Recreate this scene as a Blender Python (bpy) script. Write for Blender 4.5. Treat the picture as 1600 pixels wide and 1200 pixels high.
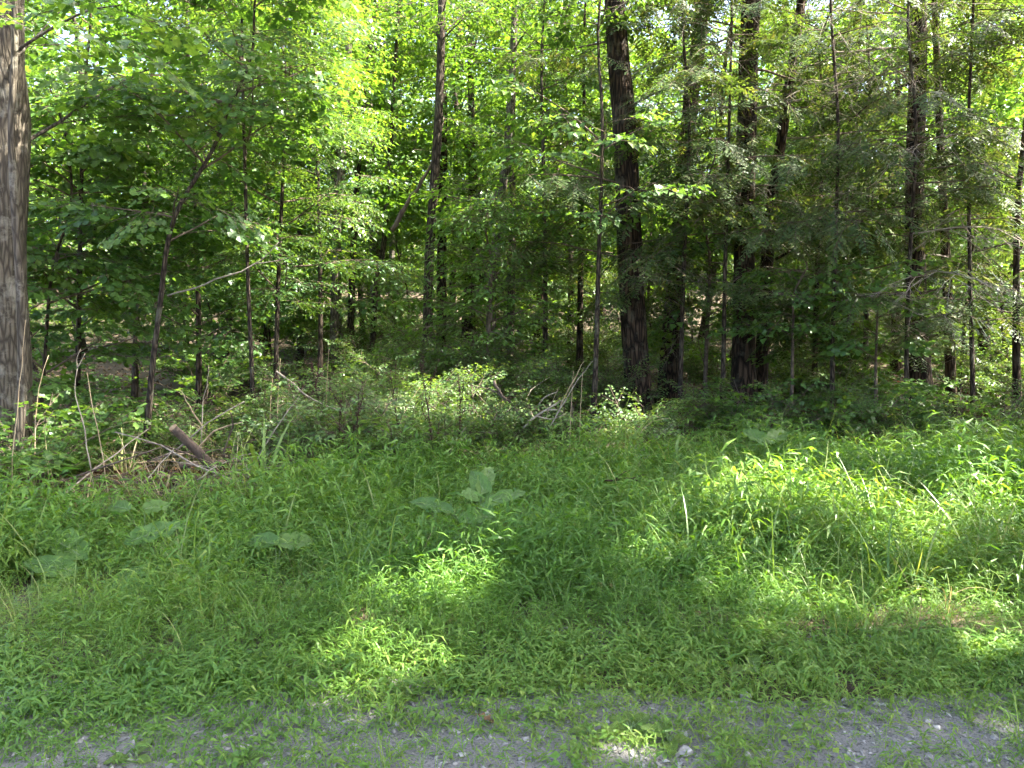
import bpy, math, random
import numpy as np

for o in list(bpy.data.objects):
    bpy.data.objects.remove(o, do_unlink=True)
SC = bpy.context.scene
COL = SC.collection
RNG = np.random.default_rng(20140826)
random.seed(7)
R = math.radians

# ------------------------------------------------------------------ camera, sky, sun, exposure
CAM_H, PITCH, FPX = 1.60, R(4.55), 1256.0          # focal length in pixels of the 1600 px wide photograph
cd = bpy.data.cameras.new("camera"); cam = bpy.data.objects.new("camera", cd); COL.objects.link(cam)
cam.location = (0, 0, CAM_H); cam.rotation_euler = (R(90) - PITCH, 0, 0)
cd.sensor_width = 36; cd.lens = 36 * FPX / 1600; cd.clip_start = .05; cd.clip_end = 2000
SC.camera = cam

SUN_AZ, SUN_EL = R(92), R(55)                       # azimuth from +Y (view direction) towards +X
SUN = np.array([math.cos(SUN_EL) * math.sin(SUN_AZ), math.cos(SUN_EL) * math.cos(SUN_AZ), math.sin(SUN_EL)])
w = bpy.data.worlds.new("World"); SC.world = w; w.use_nodes = True
nt = w.node_tree; nt.nodes.clear()
sky = nt.nodes.new('ShaderNodeTexSky'); sky.sky_type = 'NISHITA'; sky.sun_disc = False
sky.sun_elevation = SUN_EL; sky.sun_rotation = SUN_AZ; sky.air_density = .6; sky.dust_density = 4.0; sky.ozone_density = .6
bg = nt.nodes.new('ShaderNodeBackground'); bg.inputs['Strength'].default_value = .142
wo = nt.nodes.new('ShaderNodeOutputWorld')
nt.links.new(sky.outputs[0], bg.inputs[0]); nt.links.new(bg.outputs[0], wo.inputs[0])
sd = bpy.data.lights.new("sun", 'SUN'); sd.energy = 5.0; sd.angle = R(.5); sd.color = (1, .95, .84)
so = bpy.data.objects.new("sun", sd); COL.objects.link(so); so.location = (10, 5, 30)
so.rotation_euler = (R(90) - SUN_EL, 0, math.pi - SUN_AZ)
SC.view_settings.view_transform = 'Standard'; SC.view_settings.look = 'None'
SC.view_settings.exposure = 3.3; SC.view_settings.gamma = 1
SC.cycles.max_bounces = 4; SC.cycles.diffuse_bounces = 4; SC.cycles.transmission_bounces = 4; SC.cycles.glossy_bounces = 2
SC.cycles.use_adaptive_sampling = True; SC.cycles.adaptive_threshold = .03; SC.cycles.caustics_reflective = False; SC.cycles.caustics_refractive = False
SC.cycles.use_denoising = True
SC.cycles.sample_clamp_indirect = 6

# ------------------------------------------------------------------ helpers
def nrm(a): return a / np.maximum(np.linalg.norm(a, axis=-1, keepdims=True), 1e-9)
def at(px, py, Y):
    """the point of the place at distance Y in front of the camera seen at a photograph pixel"""
    u, v = (px - 800) / FPX, (600 - py) / FPX
    d = np.array([u, math.cos(PITCH) + v * math.sin(PITCH), -math.sin(PITCH) + v * math.cos(PITCH)])
    return np.array([0, 0, CAM_H]) + d * (Y / d[1])
def smooth(a, b, x):
    t = np.clip((x - a) / (b - a), 0, 1); return t * t * (3 - 2 * t)
def gh(x, y):
    """height of the ground"""
    x = np.asarray(x, float); y = np.asarray(y, float)
    far = smooth(3.8, 9, y)
    z = far * (.05 * np.sin(x * .9 + 1.3) * np.cos(y * .7) + .035 * np.sin(x * 2.3 + y * 1.7))
    z = z - .05 * smooth(3.6, 5.5, y) + .05 * np.maximum(y - 12, 0) + .10 * np.maximum(np.minimum(y, 140) - 45, 0)
    z = z + .26 * np.exp(-((x + 3.3) / 1.5) ** 2 - ((y - 7.4) / .7) ** 2)
    z = z + .10 * np.exp(-((x - 1.2) / .6) ** 2 - ((y - 9.6) / .5) ** 2)
    return z
def gz(x, y): return float(gh(x, y))

def in_view(P, m=.06):
    y = np.maximum(P[:, 1], .1)
    return (np.abs(P[:, 0]) / y < .637 + m + .6 / y) & ((P[:, 2] - CAM_H) / y < .40 + m + .5 / y)

class Buf:
    def __init__(s): s.V, s.T, s.t, s.m, s.n = [], [], [], [], 0
    def add(s, V, T, tint=None, mi=0):
        V = np.asarray(V, float); T = np.asarray(T, int)
        s.V.append(V); s.T.append(T + s.n); s.n += len(V)
        s.t.append(np.broadcast_to(np.asarray(.5 if tint is None else tint, float), (len(T),)))
        s.m.append(np.broadcast_to(np.asarray(mi, int), (len(T),)))
    def arrays(s):
        return np.concatenate(s.V), np.concatenate(s.T), np.concatenate(s.t), np.concatenate(s.m)
    def mesh(s, name, mats, smooth_shade=False):
        V, T, t, m = s.arrays()
        me = bpy.data.meshes.new(name)
        me.vertices.add(len(V)); me.vertices.foreach_set('co', V.astype(np.float32).ravel())
        me.loops.add(len(T) * 3); me.loops.foreach_set('vertex_index', T.astype(np.int32).ravel())
        me.polygons.add(len(T)); me.polygons.foreach_set('loop_start', np.arange(0, len(T) * 3, 3, dtype=np.int32))
        try: me.polygons.foreach_set('loop_total', np.full(len(T), 3, np.int32))
        except Exception: pass
        for k in mats: me.materials.append(k)
        me.polygons.foreach_set('material_index', m.astype(np.int32))
        me.polygons.foreach_set('use_smooth', np.full(len(T), smooth_shade))
        a = me.attributes.new('tint', 'FLOAT', 'FACE'); a.data.foreach_set('value', t.astype(np.float32))
        me.update(calc_edges=True)
        return me

def tube(path, rad, sides=6, cap=True):
    P = np.asarray(path, float); n = len(P); r = np.broadcast_to(np.asarray(rad, float), (n,))
    d = np.gradient(P, axis=0); d = nrm(d)
    ref = np.array([0, 0, 1.]) if abs(d[0][2]) < .8 else np.array([0, 1., 0])
    a = nrm(np.cross(d, ref)); b = np.cross(d, a)
    th = np.arange(sides) * 2 * math.pi / sides
    V = P[:, None] + r[:, None, None] * (np.cos(th)[None, :, None] * a[:, None] + np.sin(th)[None, :, None] * b[:, None])
    V = V.reshape(-1, 3)
    i = np.arange(n - 1)[:, None] * sides; j = np.arange(sides)[None]; k = (j + 1) % sides
    q0, q1, q2, q3 = (i + j).ravel(), (i + k).ravel(), (i + sides + k).ravel(), (i + sides + j).ravel()
    T = np.concatenate([np.stack([q0, q1, q2], 1), np.stack([q0, q2, q3], 1)])
    if cap:
        V = np.concatenate([V, P[:1], P[-1:]]); c0 = n * sides; c1 = c0 + 1; jj = np.arange(sides); kk = (jj + 1) % sides
        T = np.concatenate([T, np.stack([np.full(sides, c0), kk, jj], 1), np.stack([np.full(sides, c1), (n - 1) * sides + jj, (n - 1) * sides + kk], 1)])
    return V, T
def trunk_tube(path, rad, sides, rng, rough=.06, flare=True):
    """a trunk with an uneven section and buttressed foot"""
    V, T = tube(path, rad, sides, True)
    P = np.asarray(path); n = len(P)
    ph = rng.uniform(0, 6.28, 4)
    for i in range(n):
        sl = slice(i * sides, (i + 1) * sides); th = np.arange(sides) * 2 * math.pi / sides
        k = 1 + rough * (np.sin(2 * th + ph[0] + i * .35) + .7 * np.sin(3 * th + ph[1] - i * .5)) + rng.normal(0, rough * .35, sides)
        if flare:
            h = P[i][2] - P[0][2]
            k = k * (1 + .55 * math.exp(-max(h, 0) / .3) * (1 + .5 * np.sin(4 * th + ph[2])))
        V[sl] = P[i] + (V[sl] - P[i]) * k[:, None]
    return V, T
def smooth_path(pts, n):
    pts = np.asarray(pts, float); m = len(pts)
    s = np.linspace(0, m - 1, n); out = []
    for u in s:
        i = min(int(u), m - 2); f = u - i
        p0, p1, p2, p3 = pts[max(i - 1, 0)], pts[i], pts[i + 1], pts[min(i + 2, m - 1)]
        out.append(.5 * (2 * p1 + (p2 - p0) * f + (2 * p0 - 5 * p1 + 4 * p2 - p3) * f * f + (3 * p1 - p0 - 3 * p2 + p3) * f ** 3))
    return np.array(out)

def obj(name, me, parent=None, loc=None, label=None, cat=None, group=None, kind=None):
    o = bpy.data.objects.new(name, me); COL.objects.link(o)
    if parent is not None: o.parent = parent
    if loc is not None: o.location = loc
    if label: o['label'] = label
    if cat: o['category'] = cat
    if group: o['group'] = group
    if kind: o['kind'] = kind
    return o
def copy_tree(src, loc, rz=0, sc=1., label=None, group=None):
    r = src.copy(); COL.objects.link(r); r.location = loc; r.rotation_euler = (0, 0, rz); r.scale = (sc, sc, sc)
    if label: r['label'] = label
    if group: r['group'] = group
    for ch in src.children:
        c = ch.copy(); COL.objects.link(c); c.parent = r
        for g in ch.children:
            d = g.copy(); COL.objects.link(d); d.parent = c
    return r

# ------------------------------------------------------------------ materials
def new_mat(name):
    m = bpy.data.materials.new(name); m.use_nodes = True; t = m.node_tree; t.nodes.clear()
    out = t.nodes.new('ShaderNodeOutputMaterial'); return m, t, out
def ramp(t, cols, pos=None):
    r = t.nodes.new('ShaderNodeValToRGB'); e = r.color_ramp.elements
    pos = pos or [i / (len(cols) - 1) for i in range(len(cols))]
    while len(e) < len(cols): e.new(.5)
    for k, c in enumerate(cols): e[k].position = pos[k]; e[k].color = (*c, 1)
    return r
def leaf_mat(name, cols, trans=.45, tcol=(1.5, 1.35, .45), rough=.45, spec=.35, vein=False):
    m, t, out = new_mat(name)
    at_ = t.nodes.new('ShaderNodeAttribute'); at_.attribute_name = 'tint'
    oi = t.nodes.new('ShaderNodeObjectInfo')
    ad = t.nodes.new('ShaderNodeMath'); ad.operation = 'MULTIPLY_ADD'; ad.inputs[1].default_value = .22; ad.inputs[2].default_value = -.11
    t.links.new(oi.outputs['Random'], ad.inputs[0])
    su = t.nodes.new('ShaderNodeMath'); su.operation = 'ADD'; su.use_clamp = True
    t.links.new(at_.outputs['Fac'], su.inputs[0]); t.links.new(ad.outputs[0], su.inputs[1])
    r = ramp(t, cols); t.links.new(su.outputs[0], r.inputs[0])
    col = r.outputs[0]
    nz = t.nodes.new('ShaderNodeTexNoise'); nz.inputs['Scale'].default_value = 28; nz.inputs['Detail'].default_value = 2
    tc = t.nodes.new('ShaderNodeTexCoord'); t.links.new(tc.outputs['Object'], nz.inputs[0])
    hv = t.nodes.new('ShaderNodeHueSaturation'); mp = t.nodes.new('ShaderNodeMapRange')
    mp.inputs[1].default_value = .3; mp.inputs[2].default_value = .7; mp.inputs[3].default_value = .8; mp.inputs[4].default_value = 1.2
    t.links.new(nz.outputs[0], mp.inputs[0]); t.links.new(mp.outputs[0], hv.inputs['Value']); t.links.new(col, hv.inputs['Color'])
    p = t.nodes.new('ShaderNodeBsdfPrincipled'); p.inputs['Roughness'].default_value = rough
    p.inputs['Specular IOR Level'].default_value = spec
    t.links.new(hv.outputs[0], p.inputs['Base Color'])
    mu = t.nodes.new('ShaderNodeMix'); mu.data_type = 'RGBA'; mu.blend_type = 'MULTIPLY'; mu.inputs[0].default_value = 1
    t.links.new(hv.outputs[0], mu.inputs[6]); mu.inputs[7].default_value = (*tcol, 1)
    mu.clamp_result = False
    tr = t.nodes.new('ShaderNodeBsdfTranslucent'); t.links.new(mu.outputs[2], tr.inputs[0])
    mx = t.nodes.new('ShaderNodeMixShader'); mx.inputs[0].default_value = trans
    t.links.new(p.outputs[0], mx.inputs[1]); t.links.new(tr.outputs[0], mx.inputs[2]); t.links.new(mx.outputs[0], out.inputs[0])
    return m
def rough_mat(name, c1, c2, scale=8., stretch=(1, 1, 1), bump=.5, rough=.9, detail=6, c3=None, tint=False, dist=.02):
    m, t, out = new_mat(name)
    tc = t.nodes.new('ShaderNodeTexCoord'); mp = t.nodes.new('ShaderNodeMapping'); mp.inputs['Scale'].default_value = stretch
    t.links.new(tc.outputs['Object'], mp.inputs[0])
    n1 = t.nodes.new('ShaderNodeTexNoise'); n1.inputs['Scale'].default_value = scale; n1.inputs['Detail'].default_value = detail; n1.inputs['Roughness'].default_value = .65
    t.links.new(mp.outputs[0], n1.inputs[0])
    cols = [c1, c2] if c3 is None else [c1, c2, c3]
    r = ramp(t, cols, [.32, .68] if c3 is None else [.3, .5, .68]); t.links.new(n1.outputs[0], r.inputs[0])
    col = r.outputs[0]
    if tint:
        a = t.nodes.new('ShaderNodeAttribute'); a.attribute_name = 'tint'
        ma = t.nodes.new('ShaderNodeMapRange'); ma.inputs[3].default_value = .45; ma.inputs[4].default_value = 1.5
        t.links.new(a.outputs['Fac'], ma.inputs[0])
        hv = t.nodes.new('ShaderNodeHueSaturation'); t.links.new(ma.outputs[0], hv.inputs['Value']); t.links.new(col, hv.inputs['Color']); col = hv.outputs[0]
    p = t.nodes.new('ShaderNodeBsdfPrincipled'); p.inputs['Roughness'].default_value = rough; p.inputs['Specular IOR Level'].default_value = .25
    t.links.new(col, p.inputs['Base Color'])
    n2 = t.nodes.new('ShaderNodeTexNoise'); n2.inputs['Scale'].default_value = scale * 3; n2.inputs['Detail'].default_value = 4
    t.links.new(mp.outputs[0], n2.inputs[0])
    ad = t.nodes.new('ShaderNodeMath'); ad.operation = 'ADD'; t.links.new(n1.outputs[0], ad.inputs[0]); t.links.new(n2.outputs[0], ad.inputs[1])
    b = t.nodes.new('ShaderNodeBump'); b.inputs['Strength'].default_value = bump; b.inputs['Distance'].default_value = dist
    t.links.new(ad.outputs[0], b.inputs['Height']); t.links.new(b.outputs[0], p.inputs['Normal'])
    t.links.new(p.outputs[0], out.inputs[0])
    return m

def bark_mat(name, dark, mid, light, lichen, scale=1., lich=.35):
    m, t, out = new_mat(name); L = t.links.new
    tc = t.nodes.new('ShaderNodeTexCoord'); mp = t.nodes.new('ShaderNodeMapping'); mp.inputs['Scale'].default_value = (22 * scale, 22 * scale, 3.6 * scale); L(tc.outputs['Object'], mp.inputs[0])
    wn = t.nodes.new('ShaderNodeTexNoise'); wn.inputs['Scale'].default_value = .6; wn.inputs['Detail'].default_value = 3; L(mp.outputs[0], wn.inputs[0])
    mixv = t.nodes.new('ShaderNodeMix'); mixv.data_type = 'VECTOR'; mixv.inputs[0].default_value = .12; L(mp.outputs[0], mixv.inputs[4]); L(wn.outputs['Color'], mixv.inputs[5])
    vo = t.nodes.new('ShaderNodeTexVoronoi'); vo.feature = 'DISTANCE_TO_EDGE'; vo.inputs['Scale'].default_value = 1.; L(mixv.outputs[1], vo.inputs['Vector'])
    n1 = t.nodes.new('ShaderNodeTexNoise'); n1.inputs['Scale'].default_value = 1.6; n1.inputs['Detail'].default_value = 8; n1.inputs['Roughness'].default_value = .7; L(mp.outputs[0], n1.inputs[0])
    mr = t.nodes.new('ShaderNodeMapRange'); mr.inputs[2].default_value = .28; L(vo.outputs['Distance'], mr.inputs[0])
    ad = t.nodes.new('ShaderNodeMath'); ad.operation = 'MULTIPLY'; L(mr.outputs[0], ad.inputs[0]); L(n1.outputs[0], ad.inputs[1])
    r = ramp(t, [dark, mid, light], [.05, .35, .7]); L(ad.outputs[0], r.inputs[0])
    n2 = t.nodes.new('ShaderNodeTexNoise'); n2.inputs['Scale'].default_value = 3.2; n2.inputs['Detail'].default_value = 6; n2.inputs['Roughness'].default_value = .7; L(tc.outputs['Object'], n2.inputs[0])
    lm = t.nodes.new('ShaderNodeMapRange'); lm.inputs[1].default_value = .52; lm.inputs[2].default_value = .66; lm.inputs[4].default_value = lich; L(n2.outputs[0], lm.inputs[0])
    mx = t.nodes.new('ShaderNodeMix'); mx.data_type = 'RGBA'; L(lm.outputs[0], mx.inputs[0]); L(r.outputs[0], mx.inputs[6]); mx.inputs[7].default_value = (*lichen, 1)
    p = t.nodes.new('ShaderNodeBsdfPrincipled'); p.inputs['Roughness'].default_value = .92; p.inputs['Specular IOR Level'].default_value = .2; L(mx.outputs[2], p.inputs['Base Color'])
    b = t.nodes.new('ShaderNodeBump'); b.inputs['Strength'].default_value = 1; b.inputs['Distance'].default_value = .018; L(ad.outputs[0], b.inputs['Height']); L(b.outputs[0], p.inputs['Normal']); L(p.outputs[0], out.inputs[0])
    return m

M = {}
M['maple'] = leaf_mat('maple_leaf', [(.044, .105, .026), (.075, .155, .036), (.110, .200, .044), (.175, .240, .052)], .5, (1.6, 1.5, .5), .38, .5)
M['ash'] = leaf_mat('ash_leaf', [(.045, .110, .030), (.080, .160, .040), (.115, .200, .046), (.160, .230, .046)], .5, (1.7, 1.5, .5), .38, .5)
M['canopy'] = leaf_mat('canopy_leaf', [(.050, .112, .024), (.082, .165, .032), (.120, .210, .040), (.190, .255, .052)], .52, (1.7, 1.6, .5), .4, .5)
M['hemlock'] = leaf_mat('hemlock_needle', [(.036, .068, .022), (.058, .096, .030), (.086, .124, .038), (.140, .140, .060)], .38, (1.6, 1.5, .5), .5, .25)
M['shrub'] = leaf_mat('shrub_leaf', [(.050, .112, .032), (.085, .158, .044), (.118, .192, .052), (.175, .225, .066)], .45, (1.6, 1.45, .5), .4, .5)
M['grass'] = leaf_mat('stilt_grass_leaf', [(.066, .150, .024), (.104, .210, .034), (.150, .258, .042), (.240, .305, .062)], .45, (1.55, 1.5, .42), .42, .32)
M['sedge'] = leaf_mat('sedge_leaf', [(.075, .155, .034), (.110, .205, .044), (.160, .245, .056), (.260, .285, .095)], .4, (1.5, 1.4, .5), .4, .5)
M['burdock'] = leaf_mat('burdock_leaf', [(.070, .145, .034), (.092, .172, .042), (.120, .195, .050)], .34, (1.8, 1.7, .4), .45, .22)
M['plantain'] = leaf_mat('plantain_leaf', [(.085, .150, .026), (.125, .195, .036), (.175, .235, .050)], .4, (1.5, 1.35, .42), .45, .28)
M['midrib'] = leaf_mat('midrib', [(.16, .24, .09), (.22, .30, .12)], .2)
M['dry_leaf'] = leaf_mat('dry_leaf', [(.050, .026, .014), (.11, .060, .030), (.19, .115, .060), (.28, .19, .11)], .15, (1.2, 1, .8), .8, .15)
M['bark_grey'] = bark_mat('grey_bark', (.045, .037, .027), (.105, .088, .064), (.175, .150, .112), (.27, .25, .20), 1.4, .8)
M['bark_dark'] = bark_mat('dark_bark', (.008, .005, .003), (.045, .029, .017), (.115, .076, .046), (.12, .12, .08), 1., .5)
M['bark_mid'] = bark_mat('brown_bark', (.016, .011, .008), (.065, .048, .033), (.15, .115, .08), (.15, .15, .105), 1.6, .5)
M['twig'] = rough_mat('twig_bark', (.05, .036, .026), (.16, .12, .085), 20, (1, 1, 1), .3)
M['dead_twig'] = rough_mat('dead_twig', (.13, .105, .08), (.34, .29, .23), 20, (1, 1, 1), .3)
M['bleached'] = rough_mat('bleached_wood', (.12, .095, .065), (.40, .345, .265), 14, (1, 1, .3), .5)
M['dry_stalk'] = rough_mat('dry_stalk', (.22, .155, .085), (.46, .36, .22), 14, (1, 1, .3), .3)
M['brown_stick'] = rough_mat('brown_stick', (.055, .040, .030), (.17, .125, .09), 14, (1, 1, .3), .5)
M['cut_wood'] = rough_mat('cut_wood', (.17, .11, .06), (.36, .26, .155), 18, (1, 1, 1), .3)
M['seed'] = rough_mat('dock_seed', (.020, .010, .008), (.070, .034, .022), 30, (1, 1, 1), .4)
M['floor'] = rough_mat('forest_floor', (.015, .011, .007), (.085, .060, .037), 5, (1, 1, 1), 1., c3=(.04, .029, .019), dist=.05)
M['gravel_bed'] = rough_mat('gravel_bed', (.03, .027, .022), (.22, .21, .19), 60, (1, 1, 1), 1., c3=(.10, .096, .085), dist=.01)
M['pebble'] = rough_mat('pebble_stone', (.12, .112, .098), (.34, .325, .295), 25, (1, 1, 1), .4, .8, tint=True, dist=.004)
M['rock'] = rough_mat('pale_rock', (.20, .19, .17), (.46, .44, .40), 9, (1, 1, 1), .8, .85, dist=.01)
M['straw'] = leaf_mat('dry_straw', [(.16, .12, .05), (.26, .20, .09), (.36, .29, .15), (.44, .37, .22)], .3, (1.2, 1.1, .8), .6, .3)
M['weed'] = leaf_mat('weed_leaf', [(.066, .148, .025), (.100, .205, .034), (.145, .250, .044), (.220, .295, .060)], .42, (1.55, 1.45, .42), .45, .3)
M['petal'] = leaf_mat('white_petal', [(.6, .58, .56), (.8, .78, .76)], .3, (1, 1, 1))

# ------------------------------------------------------------------ the ground
def grid_axis(lo, hi, fine_lo, fine_hi, step):
    a = list(np.arange(fine_lo, fine_hi + 1e-6, step)); s = step; v = fine_hi
    while v < hi: s *= 1.22; v = min(v + s, hi); a.append(v)
    s = step; v = fine_lo; b = []
    while v > lo: s *= 1.22; v = max(v - s, lo); b.append(v)
    return np.array(b[::-1] + a)
def sheet(name, xs, ys, zfun, mat, kind='structure'):
    X, Y = np.meshgrid(xs, ys); Z = zfun(X, Y)
    V = np.stack([X, Y, Z], -1).reshape(-1, 3); nx, ny = len(xs), len(ys)
    i = (np.arange(ny - 1)[:, None] * nx + np.arange(nx - 1)[None]).ravel()
    T = np.concatenate([np.stack([i, i + 1, i + nx + 1], 1), np.stack([i, i + nx + 1, i + nx], 1)])
    b = Buf(); b.add(V, T)
    return obj(name, b.mesh(name, [mat], True), kind=kind)
def ground_z(X, Y):
    r = np.random.default_rng(3).normal(0, 1, X.shape)
    return gh(X, Y) + r * .02 * smooth(4, 7, Y) * (Y < 30)
sheet('ground', grid_axis(-260, 260, -8, 8, .25), grid_axis(-60, 420, 3, 16, .25), ground_z, M['floor'])
def road_z(X, Y):
    return .006 + .010 * np.sin(X * 3.1 + Y * 2) * np.sin(Y * 4.3 - X) * (Y > .5) * (Y < 3.4) + .010 - .05 * smooth(3.3, 3.62, Y + .14 * np.sin(X * 1.4))
sheet('gravel_road', grid_axis(-40, 40, -5, 5, .12), np.arange(-6, 3.75, .12), road_z, M['gravel_bed'])

# ------------------------------------------------------------------ leaves and sprays (templates)
def leaf_oval(L, W, droop=.15, fold=.12):
    V = np.array([[0, 0, 0], [-W / 2, L * .38, fold * W], [W / 2, L * .38, fold * W], [0, L * .5, -droop * L * .25], [0, L, -droop * L]])
    return V, np.array([[0, 3, 1], [1, 3, 4], [0, 2, 3], [2, 4, 3]])
def leaf_lobed(L, W, droop=.2, fold=.12):
    pts = [(0, 0), (.50, .20), (.24, .42), (.42, .74), (0, 1)]
    half = [(x * W, y * L) for x, y in pts]
    V = [[0, .3 * L, -.02 * L]] + [[x, y, fold * abs(x) - droop * y * y / L] for x, y in half] + [[-x, y, fold * abs(x) - droop * y * y / L] for x, y in half[1:-1]]
    T = [[0, k, k + 1] for k in range(1, 5)]
    left = [1] + list(range(6, 9)) + [5]
    T += [[0, left[k + 1], left[k]] for k in range(4)]
    return np.array(V), np.array(T)
def leaf_lance(L, W, droop=.3):
    V = np.array([[0, 0, 0], [-W / 2, L * .35, -droop * L * .05], [W / 2, L * .35, -droop * L * .05], [-W * .4, L * .68, -droop * L * .38], [W * .4, L * .68, -droop * L * .38], [0, L, -droop * L]])
    return V, np.array([[0, 2, 1], [1, 2, 4], [1, 4, 3], [3, 4, 5]])
def leaf_kite(L, W, droop=.2):
    V = np.array([[0, 0, 0], [-W / 2, L * .45, .06 * W], [W / 2, L * .45, .06 * W], [0, L, -droop * L]])
    return V, np.array([[0, 2, 1], [1, 2, 3]])
def frames(D, roll):
    """rotation matrices whose y column is D, rolled about it"""
    D = nrm(np.asarray(D, float)); up = np.array([0, 0, 1.])
    x = np.cross(D, up); bad = np.linalg.norm(x, axis=1) < 1e-3; x[bad] = [1, 0, 0]; x = nrm(x); z = np.cross(x, D)
    c, s = np.cos(roll)[:, None], np.sin(roll)[:, None]
    return np.stack([x * c + z * s, D, z * c - x * s], -1)
def azel(az, el):
    return np.stack([np.cos(el) * np.sin(az), np.cos(el) * np.cos(az), np.sin(el)], -1)
def place(buf, tpl, P, Rm, S, jit=None, mi=None):
    V, T, t, m = tpl; n = len(P)
    if n == 0: return
    W = np.einsum('nij,vj->nvi', Rm, V) * np.asarray(S)[:, None, None] + P[:, None]
    TT = (T[None] + (np.arange(n) * len(V))[:, None, None]).reshape(-1, 3)
    tt = t[None] + (0 if jit is None else jit[:, None]); tt = np.clip(np.broadcast_to(tt, (n, len(t))), 0, 1).ravel()
    buf.add(W.reshape(-1, 3), TT, tt, np.tile(m, n) if mi is None else mi)

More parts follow.
